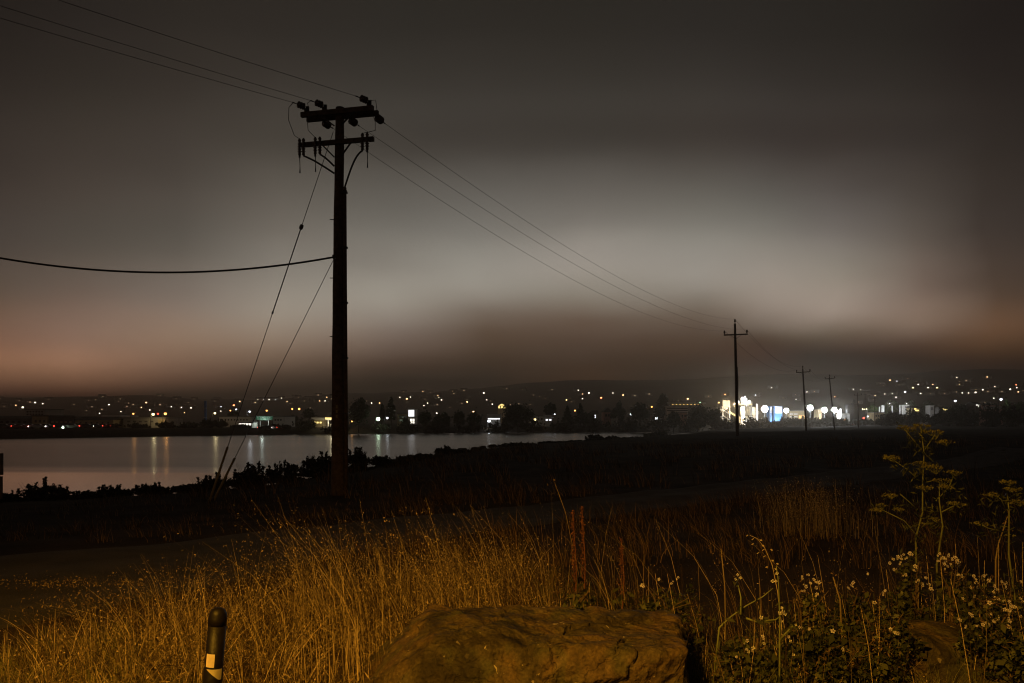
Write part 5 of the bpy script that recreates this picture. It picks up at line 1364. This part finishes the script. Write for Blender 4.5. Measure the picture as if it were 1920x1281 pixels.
def seeds(acc, tip, h, per, size, droop=.5, spread=.35):
    n = len(tip); k = np.repeat(np.arange(n), per)
    f = RNG.uniform(0, 1, n * per)
    C = tip[k] + np.stack([RNG.normal(0, .006 + .022 * f, n * per), RNG.normal(0, .006 + .022 * f, n * per), -f * spread * h[k]], 1)
    C[:, 0] += .30 * f * spread * h[k]
    V, Fq = leaf_quads(C, size, RNG, .35, .8); acc.add(V, Fq)
def tufts(nt, x0, x1, y0, y1, per, rad, mask=None, hvar=(.6, 1.25)):
    """blade roots gathered into tufts: positions, tuft height factor, outward lean direction"""
    cx = RNG.uniform(x0, x1, nt); cy = RNG.uniform(y0, y1, nt)
    k = clear(cx, cy)
    if mask is not None: k &= mask(cx, cy)
    pat = .5 + .5 * wob(cx, cy, .8, 3.7) + .25 * wob(cx, cy, .33, 1.1)
    k &= RNG.random(nt) < np.clip(.15 + 1.5 * pat, .12, 1)
    cx, cy = cx[k], cy[k]; n = len(cx)
    m = RNG.integers(max(3, per // 3), int(per * 1.6), n); idx = np.repeat(np.arange(n), m); N_ = len(idx)
    r = RNG.uniform(.5, 1.5, n)[idx] * rad * np.sqrt(RNG.uniform(0, 1, N_)); an = RNG.uniform(0, 2 * PI, N_)
    return cx[idx] + r * np.cos(an), cy[idx] + r * np.sin(an), RNG.uniform(*hvar, n)[idx], an, (r / rad)
def meadow():
    straw, dark, green = Acc(), Acc(), Acc()
    def bunch(acc, T, hmin, hmax, w, lean=(.05, .6), per=0, ss=.008, wind=.35, bend=1.0, spread=.35):
        X, Y, hv, an, rr = T
        k = clear(X, Y); X, Y, hv, an, rr = X[k], Y[k], hv[k], an[k], rr[k]; n = len(X)
        h = RNG.uniform(hmin, hmax, n) * hv
        l = RNG.uniform(*lean, n) * (.4 + .6 * rr)
        dx = l * np.cos(an) - wind * RNG.uniform(.3, 1.2, n); dy = l * np.sin(an)
        V, Fq, tip = blades(X, Y, h, w * RNG.uniform(.6, 1.5, n), np.hypot(dx, dy), np.arctan2(dy, dx), bend)
        acc.add(V, Fq)
        if per: seeds(acc, tip, h, per, ss, .5, spread)
    left = lambda X, Y: (Y < 5.75 + 1.15 * (X + 3)) & ~((X > -.95) & (Y < 4.1)) & (X > -3.2)
    # main stand of dry grass left of and behind the boulder
    bunch(straw, tufts(480, -3.2, .3, 3.3, 8.5, 26, .12, left), .10, .34, .0050, (.1, 1.8), 0, wind=.10)
    bunch(straw, tufts(190, -2.8, .1, 4.0, 8.2, 30, .10, left), .28, .54, .0038, (.05, .9), 4, .0075, .15, spread=.35)
    bunch(straw, tufts(95, -2.2, .4, 4.8, 7.6, 10, .09, left), .46, .80, .0042, (.05, .6), 10, .0085, .30, spread=.4)
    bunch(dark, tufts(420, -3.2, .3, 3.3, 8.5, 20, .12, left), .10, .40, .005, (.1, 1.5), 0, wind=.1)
    bunch(straw, tufts(26, -1.6, .2, 5.0, 6.8, 9, .06, left), .75, 1.02, .0042, (.1, .3), 10, .008, .55)
    # lodged stalks lying across one another
    for (m_, wd, l0, l1) in ((1500, .0055, .10, .30), (420, .0085, .18, .46), (150, .010, .25, .55)):
        X = RNG.uniform(-2.9, -.45, m_); Y = RNG.uniform(3.4, 6.2, m_); k = left(X, Y); X, Y = X[k], Y[k]; n = len(X)
        bunch(straw, (X, Y, np.ones(n), RNG.uniform(0, 2 * PI, n), np.ones(n)), l0, l1, wd, (.6, 2.8), 0, wind=0, bend=.05)
    n = 15000; X = RNG.uniform(-3.2, .2, n); Y = RNG.uniform(3.3, 7.6, n); k = left(X, Y) & clear(X, Y); X, Y = X[k], Y[k]
    dens = .5 + .5 * wob(X, Y, .45, 4.4); k = RNG.random(len(X)) < dens; X, Y = X[k], Y[k]; n = len(X)
    C = np.stack([X, Y, H(X, Y) + RNG.uniform(.0, .30, n) * (.5 + .5 * wob(X, Y, .8, 1.0)) + .02], 1)
    V, Fq = leaf_quads(C[: n // 2], .035, RNG, .07); straw.add(V, Fq)
    V, Fq = leaf_quads(C[n // 2:], .018, RNG, .3); dark.add(V, Fq)
    # browner stand behind the boulder and to the right
    beh = lambda X, Y: (Y > 4.9) & (X > -.6) & (Y < 8.6 - 1.5 * np.clip(X - .2, 0, 1.7))
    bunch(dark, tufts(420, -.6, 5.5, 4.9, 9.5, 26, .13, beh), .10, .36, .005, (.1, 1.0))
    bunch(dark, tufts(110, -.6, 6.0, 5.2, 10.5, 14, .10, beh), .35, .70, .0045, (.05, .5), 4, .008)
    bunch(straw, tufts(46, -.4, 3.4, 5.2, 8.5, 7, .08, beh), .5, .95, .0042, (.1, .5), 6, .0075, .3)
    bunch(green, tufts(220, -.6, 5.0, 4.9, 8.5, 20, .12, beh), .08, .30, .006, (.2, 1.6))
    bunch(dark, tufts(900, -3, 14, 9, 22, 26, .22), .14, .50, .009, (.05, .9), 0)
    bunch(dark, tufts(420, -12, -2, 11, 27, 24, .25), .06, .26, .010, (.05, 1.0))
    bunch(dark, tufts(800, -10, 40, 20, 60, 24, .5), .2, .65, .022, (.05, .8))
    # pale tall tuft standing out of the dark field
    n = 620; X = RNG.normal(5.0, .36, n); Y = RNG.normal(13.0, .45, n)
    bunch(straw, (X, Y, np.ones(n), RNG.uniform(0, 2 * PI, n), np.ones(n)), .45, 1.05, .006, (.02, .3), 6, .012, .12)
    # short green grass at the lower corners
    lc = lambda X, Y: Y < 5.45 + .25 * (X + 3)
    bunch(green, tufts(330, -4.2, -1.8, 3.5, 5.5, 26, .08, lc), .07, .20, .005, (.1, 1.2))
    bunch(straw, tufts(90, -4.0, -2.2, 3.5, 5.4, 18, .10, lc), .08, .24, .004, (.1, 1.2))
    bunch(green, tufts(520, .95, 4.6, 3.3, 5.2, 22, .09), .07, .26, .005, (.1, 1.2), wind=.1)
    bunch(straw, tufts(230, .95, 4.6, 3.3, 5.2, 14, .10), .08, .32, .004, (.1, 1.0), 1, .007, .1)
    # upright broken stalks at the boulder's left end
    n = 110; X = RNG.normal(-.92, .10, n); Y = RNG.normal(4.45, .14, n)
    bunch(straw, (X, Y, np.ones(n), RNG.uniform(0, 2 * PI, n), np.ones(n)), .30, .58, .0058, (0, .12), 0, wind=.05, bend=.05)
    straw.build('dry_grass', M['straw'], label='pale dry grass standing around the boulder and marker post', cat='grass')
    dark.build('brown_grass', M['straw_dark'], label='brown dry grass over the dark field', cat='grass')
    green.build('green_grass', M['grass_green'], label='short green grass at the near edge of the field', cat='grass')
    # litter of dry leaves and stems on the track
    lit = Acc()
    for (cx, cy, sx, sy, n) in ((-4.25, 7.75, .45, .16, 300), (-5.2, 7.8, .7, .25, 260), (-3.6, 6.7, .35, .35, 400), (-3.5, 8.6, .3, .5, 300)):
        X = RNG.normal(cx, sx, n); Y = RNG.normal(cy, sy, n); C = np.stack([X, Y, H(X, Y) + .03 + RNG.uniform(0, .012, n)], 1)
        V, Fq = leaf_quads(C, .013, RNG, .4); V[:, 2] = np.maximum(V[:, 2], .004 + H(V[:, 0], V[:, 1])); lit.add(V, Fq)
    lit.build('leaf_litter', M['litter'], label='dry leaf litter scattered over the dark track', cat='litter')
meadow()

# ------------------------------------------------------------------ single plants
def stem(mb, pts, r0, r1, n=6):
    k = len(pts); mb.tube(pts, [r0 + (r1 - r0) * i / (k - 1) for i in range(k)], n)
def dock(x, yt, xb, Y, label, seed):
    rng = np.random.default_rng(seed); top = P(x, yt, Y); bx = P(xb, 0, Y).x; b = Vector((bx, Y, h1(bx, Y)))
    t = thing('dock_plant', label, 'plant', b, 'red dock stalks')
    mb = MB(); stem(mb, [b, b.lerp(top, .5) + Vector((.02, 0, 0)), top], .006, .003); mb.build('stem', M['dock'], t)
    n = 620; f = .30 + .70 * rng.uniform(0, 1, n) ** .8; lv = np.floor(f * 26) / 26
    C = np.array(b)[None] + (np.array(top - b))[None] * f[:, None] + rng.normal(size=(n, 3)) * ((.013 * (1.25 - f) + .004) * (.6 + .6 * np.sin(lv * 60)))[:, None]
    V, Fq = leaf_quads(C, .006, rng, .7); npmesh('seed_head', V, Fq, M['dock'], t)
    C = np.array(b)[None] + (np.array(top - b))[None] * rng.uniform(.05, .4, 14)[:, None] + rng.normal(size=(14, 3)) * [.05, .05, .01]
    V, Fq = leaf_quads(C, .06, rng, .3); npmesh('leaves', V, Fq, M['bramble_leaf'], t)
dock(1074, 958, 1078, 6.0, 'red-brown dock stalk behind the boulder, the slightly shorter of two', 1)
dock(1091, 950, 1094, 6.1, 'red-brown dock stalk behind the boulder, the slightly taller of two', 2)
dock(1165, 1010, 1166, 6.3, 'thin reddish dock stalk behind the right end of the boulder', 3)

def flower4(mb, c, r, rng, nrm=None):
    c = Vector(c); nrm = (nrm or Vector((rng.uniform(-.5, .5), -1, rng.uniform(.1, .8)))).normalized()
    a = nrm.cross(Vector((0, 0, 1))).normalized(); b = nrm.cross(a)
    k = 4 if r > 0 else 5; r = abs(r); ph = rng.uniform(0, 2)
    for i in range(k):
        an = ph + 2 * PI * i / k; d = a * math.cos(an) + b * math.sin(an); s = a * -math.sin(an) + b * math.cos(an); w = .42 if k == 4 else .36
        mb.add([c + d * r * .12, c + d * r * .7 + s * r * w + nrm * r * .12, c + d * r + nrm * r * .2, c + d * r * .7 - s * r * w + nrm * r * .12], [(0, 1, 2, 3)])
def radish(label, base, nodes, flowers, Y, seed):
    rng = random.Random(seed); b = P(*base, Y); b.z = h1(b.x, Y)
    t = thing('wild_radish', label, 'plant', b)
    mb = MB()
    for path_ in nodes: stem(mb, [P(x, y, Y) + Vector((0, rng.uniform(-.03, .03), 0)) for x, y in path_], .006, .0025)
    s = mb.build('stem', M['radish'], t, True)
    for (x, y) in flowers:
        m2 = MB(); flower4(m2, P(x, y, Y - .03), rng.uniform(.008, .013), rng); m2.build('flower', M['radish_petal'], t)
    nr = np.random.default_rng(seed); C = []
    for path_ in nodes:
        for k in range(5):
            i = rng.randrange(len(path_) - 1); f = rng.random(); x = path_[i][0] * (1 - f) + path_[i + 1][0] * f; y = path_[i][1] * (1 - f) + path_[i + 1][1] * f
            C.append(tuple(P(x + rng.uniform(-6, 6), y + rng.uniform(-4, 4), Y)))
    V, Fq = leaf_quads(np.array(C), .035, nr, .35); npmesh('leaves', V, Fq, M['bramble_leaf'], t)
radish('wild radish with a long arching green stem beside the boulder end', (1340, 1290), [[(1336, 1300), (1350, 1178), (1372, 1158), (1402, 1138), (1432, 1120), (1452, 1105)], [(1386, 1150), (1389, 1120), (1384, 1088)], [(1400, 1160), (1420, 1168), (1452, 1160), (1470, 1150)]],
       [(1383, 1078), (1388, 1084), (1379, 1086), (1456, 1076), (1460, 1083), (1427, 1158), (1468, 1147), (1472, 1152), (1455, 1090), (1464, 1165)], 4.35, 5)
radish('upright wild radish stem with white flowers right of the boulder', (1463, 1300), [[(1463, 1320), (1464, 1240), (1462, 1160), (1458, 1090), (1452, 1060)], [(1464, 1200), (1480, 1180), (1494, 1170)]],
       [(1457, 1075), (1449, 1090), (1466, 1140), (1462, 1150), (1492, 1172), (1482, 1202), (1412, 1215), (1432, 1207), (1403, 1222), (1488, 1228)], 4.3, 6)
def oat():
    Y = 4.6; b = P(1468, 1260, Y); b.z = h1(b.x, Y)
    t = thing('oat_stalk', 'drooping pale wild oat stalk arching over the right of the boulder', 'plant', b)
    pts = [(1470, 1330), (1466, 1180), (1458, 1110), (1448, 1060), (1434, 1028), (1420, 1010), (1406, 1004)]
    mb = MB(); stem(mb, [P(x, y, Y) for x, y in pts], .003, .0012); mb.build('stem', M['oat'], t, True)
    for i, (x, y, dx) in enumerate([(1404, 1003, -1), (1414, 1010, -1), (1424, 1012, 1), (1414, 1019, -1), (1428, 1022, 1), (1434, 1030, -1), (1424, 1036, -1), (1444, 1030, 1), (1436, 1042, -1), (1446, 1050, 1), (1440, 1062, -1), (1452, 1066, 1), (1455, 1056, 1)]):
        c = P(x, y, Y); d = Vector((dx * .018, 0, -.008)); s = Vector((.003, 0, .005))
        MB().add([c, c + d * .5 + s, c + d, c + d * .5 - s, c + d * .5 + Vector((0, .004, 0))], [(0, 1, 4), (1, 2, 4), (2, 3, 4), (3, 0, 4), (0, 3, 2, 1)]).build('spikelet', M['oat'], t)
oat()
def dead_stalk(label, pts, Y, r=.005, m='straw'):
    b = P(*pts[0], Y); t = thing('dead_stalk', label, 'plant', (b.x, Y, h1(b.x, Y)))
    q = [Vector((b.x, Y, h1(b.x, Y)))] + [P(x, y, Y) for x, y in pts[1:]]
    mb = MB(); stem(mb, q, r, r * .5); mb.build('stem', M[m], t, True)
    rng = np.random.default_rng(int(pts[-1][0])); top = np.array(q[-1]); n = 26
    C = top[None] + np.stack([rng.normal(0, .02, n), rng.normal(0, .02, n), rng.uniform(-.12, .03, n)], 1)
    V, Fq = leaf_quads(C, .009, rng, .5); npmesh('seed_head', V, Fq, M['straw_dark'], t)
dead_stalk('straight dead brown stalk right behind the boulder end', [(1362, 1150), (1359, 1100), (1352, 1030)], 5.0, .006)
dead_stalk('tall bent dead stalk among the brambles', [(1866, 1110), (1867, 1050), (1872, 1020), (1884, 985), (1890, 965)], 5.0, .006)
dead_stalk('two-tone dead stalk leaning in the bramble', [(1583, 1170), (1575, 1125), (1562, 1082)], 4.7, .007)
dead_stalk('thin tall dead stalk behind the dock stalks', [(1100, 1100), (1060, 960), (1040, 905)], 6.6, .004)

# umbel-flowered plants
def umbel_plant(label, stems, umbels, Y, seed):
    rng = random.Random(seed); nr = np.random.default_rng(seed)
    x0, y0 = stems[0][0]; bx = P(x0, y0, Y).x; b = Vector((bx, Y, h1(bx, Y)))
    t = thing('umbel_plant', label, 'plant', b, 'tall umbel-flowered plants')
    mb = MB()
    for i, s_ in enumerate(stems):
        q = [P(x, y, Y) + Vector((0, rng.uniform(-.04, .04), 0)) for x, y in s_]
        if i == 0: q = [b] + q
        stem(mb, q, .009 if i == 0 else .004, .003)
    mb.build('stem', M['umbel_stem'], t, True)
    for (x, y, w) in umbels:
        c = P(x, y, Y + rng.uniform(-.1, .1)); r = w / F * Y / 2; m2 = MB(); foot = c - Vector((-.25 * r, 0, r * .75)); C = []
        for k in range(15):
            an = rng.uniform(0, 2 * PI); q = r * math.sqrt(rng.random()); e = c + Vector((q * math.cos(an) - .12 * r, q * math.sin(an), -.25 * q * q / r))
            m2.tube([foot, e], .0010, 3, False); C += [tuple(e + Vector((rng.gauss(0, .009), rng.gauss(0, .009), rng.gauss(0, .004)))) for _ in range(8)]
        u = m2.build('umbel', M['umbel_stem'], t)
        V, Fq = leaf_quads(np.array(C), .0055, nr, .8, 2.0); npmesh('florets', V, Fq, M['umbel_bloom'], u)
    C = []
    for s_ in stems:
        for k in range(10):
            i = rng.randrange(len(s_) - 1); f = rng.random(); C.append(tuple(P(s_[i][0] * (1 - f) + s_[i + 1][0] * f + rng.uniform(-22, 22), s_[i][1] * (1 - f) + s_[i + 1][1] * f + rng.uniform(-8, 12), Y)))
    V, Fq = leaf_quads(np.repeat(np.array(C), 5, 0) + nr.normal(0, .02, (len(C) * 5, 3)), .022, nr, .2); npmesh('leaves', V, Fq, M['bramble_leaf'], t)
umbel_plant('tallest umbel-flowered plant with the highest flower heads in the bramble', [[(1726, 1120), (1722, 1060), (1720, 1010), (1727, 960), (1730, 905), (1732, 850), (1728, 800)], [(1727, 960), (1700, 940), (1682, 925)], [(1730, 905), (1700, 880), (1676, 862)], [(1731, 880), (1745, 868)], [(1732, 850), (1750, 815)], [(1730, 840), (1700, 805)], [(1720, 1010), (1690, 975), (1652, 955)]],
            [(1728, 796, 34), (1752, 806, 40), (1702, 800, 30), (1672, 855, 34), (1726, 866, 30), (1750, 872, 46), (1668, 927, 24), (1652, 946, 24), (1645, 955, 18), (1688, 954, 22), (1734, 912, 30), (1771, 826, 30)], 5.3, 1)
umbel_plant('green-stemmed umbel-flowered plant beside the tallest one', [[(1764, 1130), (1762, 1060), (1762, 985), (1756, 940), (1766, 905)], [(1762, 985), (1738, 982), (1730, 984)], [(1756, 940), (1780, 915), (1788, 895)], [(1760, 960), (1785, 950), (1796, 944)]],
            [(1767, 898, 32), (1790, 883, 28), (1776, 911, 24), (1796, 942, 30), (1744, 980, 24), (1752, 972, 16)], 5.1, 2)
umbel_plant('umbel-flowered plant with spread heads by the bent dead stalk', [[(1900, 1130), (1892, 1040), (1890, 960), (1890, 920)], [(1890, 960), (1870, 935), (1862, 930)], [(1892, 1000), (1850, 990), (1838, 984)], [(1890, 940), (1905, 925), (1912, 945)]],
            [(1890, 902, 26), (1893, 916, 22), (1861, 926, 22), (1838, 980, 26), (1910, 940, 26), (1895, 1004, 18), (1905, 915, 22)], 4.9, 3)

# brambles with pale blossoms
def bramble(label, x0, x1, yt, Y, n, blossoms, seed):
    nr = np.random.default_rng(seed); rng = random.Random(seed)
    a, b_ = P(x0, yt, Y), P(x1, yt, Y); cx = (a.x + b_.x) / 2; z0 = h1(cx, Y); w = (b_.x - a.x) / 2; ht = max(.2, a.z - z0)
    t = thing('bramble_bush', label, 'bush', (cx, Y, z0), 'brambles right of the boulder')
    mb = MB()
    for k in range(16):
        an = rng.uniform(0, 2 * PI); q = rng.uniform(.3, 1) * w; p = Vector((cx + rng.uniform(-.3, .3) * w, Y, z0 - .05))
        e = Vector((cx + math.cos(an) * q, Y + math.sin(an) * q * .7, z0 + ht * rng.uniform(.3, 1)))
        mb.tube([p, p.lerp(e, .5) + Vector((0, 0, ht * .35)), e], [.006, .005, .002], 5)
    mb.build('stems', M['bramble_stem'], t)
    C = blob_points(nr, n, w, w * .7, ht * .55, 30, .34, bottom=-.6) + [cx, Y, z0 + ht * .45]
    
    V, Fq = leaf_quads(C, .014, nr, .6, .2); V2, F2 = leaf_quads(C[::6] + nr.normal(0, .02, C[::6].shape), .028, nr, .55, .3)
    npmesh('leaves', np.concatenate([V, V2]), np.concatenate([Fq, F2 + len(V)]), M['bramble_leaf'], t)
    C3 = blob_points(nr, n // 2, w, w * .8, ht * .6, 20, .4, bottom=-.8) + [cx, Y, z0 + ht * .5]
    V, Fq = leaf_quads(C3, .012, nr, .28, 0); npmesh('dry_leaves', V, Fq, M['straw_dark'], t)
    sh = MB()
    for k in range(14):
        p = Vector((cx + rng.uniform(-1, 1) * w, Y + rng.uniform(-.6, .4) * w, z0)); e = p + Vector((rng.uniform(-.12, .06), rng.uniform(-.06, .06), ht * rng.uniform(.7, 1.35)))
        sh.tube([p, p.lerp(e, .6) + Vector((.01, 0, 0)), e], [.0022, .0018, .001], 4)
    sh.build('dry_stalks', M['straw'], t)
    for (x, y) in blossoms:
        m2 = MB(); flower4(m2, P(x, y, Y - w * .35 - rng.uniform(0, .1)), -rng.uniform(.008, .014), rng); flower4(m2, P(x + rng.uniform(-5, 5), y + rng.uniform(-5, 5), Y - w * .3), -rng.uniform(.005, .009), rng); m2.build('blossom', M['blossom'], t)
def sc_(seed, n, x0, x1, y0, y1):
    r = random.Random(seed); return [(r.uniform(x0, x1), r.uniform(y0, y1)) for _ in range(n)]
bramble('bramble bush with the densest cluster of pale pink blossoms', 1650, 1760, 1052, 5.1, 1500, [(1675, 1049), (1687, 1058), (1694, 1040), (1700, 1046), (1710, 1040), (1676, 1068), (1698, 1078), (1713, 1069), (1716, 1062), (1668, 1056), (1690, 1048), (1705, 1038), (1684, 1044), (1722, 1088), (1730, 1098), (1742, 1096), (1745, 1104), (1736, 1084)], 21)
bramble('bramble bush with a blossom cluster beside the green umbel stem', 1740, 1840, 1058, 5.0, 1400, [(1762, 1038), (1772, 1048), (1778, 1042), (1790, 1045), (1795, 1055), (1782, 1058), (1796, 1050), (1770, 1058), (1786, 1050), (1776, 1062), (1798, 1078), (1768, 1046), (1760, 1052)] + sc_(1, 6, 1800, 1840, 1080, 1130), 22)
bramble('bramble bush with scattered small blossoms by the bent dead stalk', 1815, 1935, 1080, 4.9, 1700, sc_(2, 26, 1822, 1918, 1078, 1160), 23)
bramble('leafy bramble with few blossoms behind the leaning dead stalk', 1540, 1670, 1100, 5.0, 1700, [(1596, 1097), (1592, 1104), (1627, 1077), (1600, 1092), (1655, 1112), (1660, 1108), (1640, 1130)], 24)
bramble('bramble with a small blossom cluster right of the radish', 1470, 1570, 1098, 4.8, 1500, [(1504, 1085), (1511, 1100), (1526, 1087), (1530, 1102), (1532, 1114), (1516, 1078), (1520, 1094), (1508, 1108), (1536, 1092)], 25)
bramble('low dark bramble at the boulder end under the radish', 1325, 1470, 1185, 4.4, 1700, sc_(3, 5, 1380, 1460, 1190, 1240), 26)
bramble('low dark bramble below the small blossom cluster', 1450, 1600, 1165, 4.4, 1800, sc_(4, 5, 1470, 1590, 1170, 1230), 27)
bramble('low bramble covering the half-buried boulder', 1600, 1730, 1150, 4.45, 1300, sc_(5, 3, 1620, 1700, 1150, 1190), 28)
bramble('dense low bramble under the scattered blossoms', 1790, 1940, 1130, 4.5, 1700, sc_(6, 14, 1800, 1915, 1110, 1190), 29)
bramble('low leafy bramble behind the middle of the boulder', 1000, 1130, 1098, 5.0, 1000, [], 30)
bramble('low leafy bramble behind the right end of the boulder', 1180, 1320, 1092, 5.1, 1200, sc_(7, 5, 1200, 1310, 1080, 1120), 31)

# ------------------------------------------------------------------ haze
def haze():
    m = bpy.data.materials.new('haze'); m.use_nodes = True
    nt = m.node_tree; N, L = nt.nodes, nt.links; N.clear()
    o = N.new('ShaderNodeOutputMaterial'); v = N.new('ShaderNodeVolumePrincipled')
    v.inputs['Color'].default_value = (.92, .80, .68, 1); v.inputs['Density'].default_value = HAZE; v.inputs['Anisotropy'].default_value = .78
    L.new(v.outputs[0], o.inputs['Volume'])
    b = MB().span(-3300, 3300, -60, 2520, -12, 150).build('haze', m); tag(b, kind='stuff')
HAZE = 3.6e-4
haze()
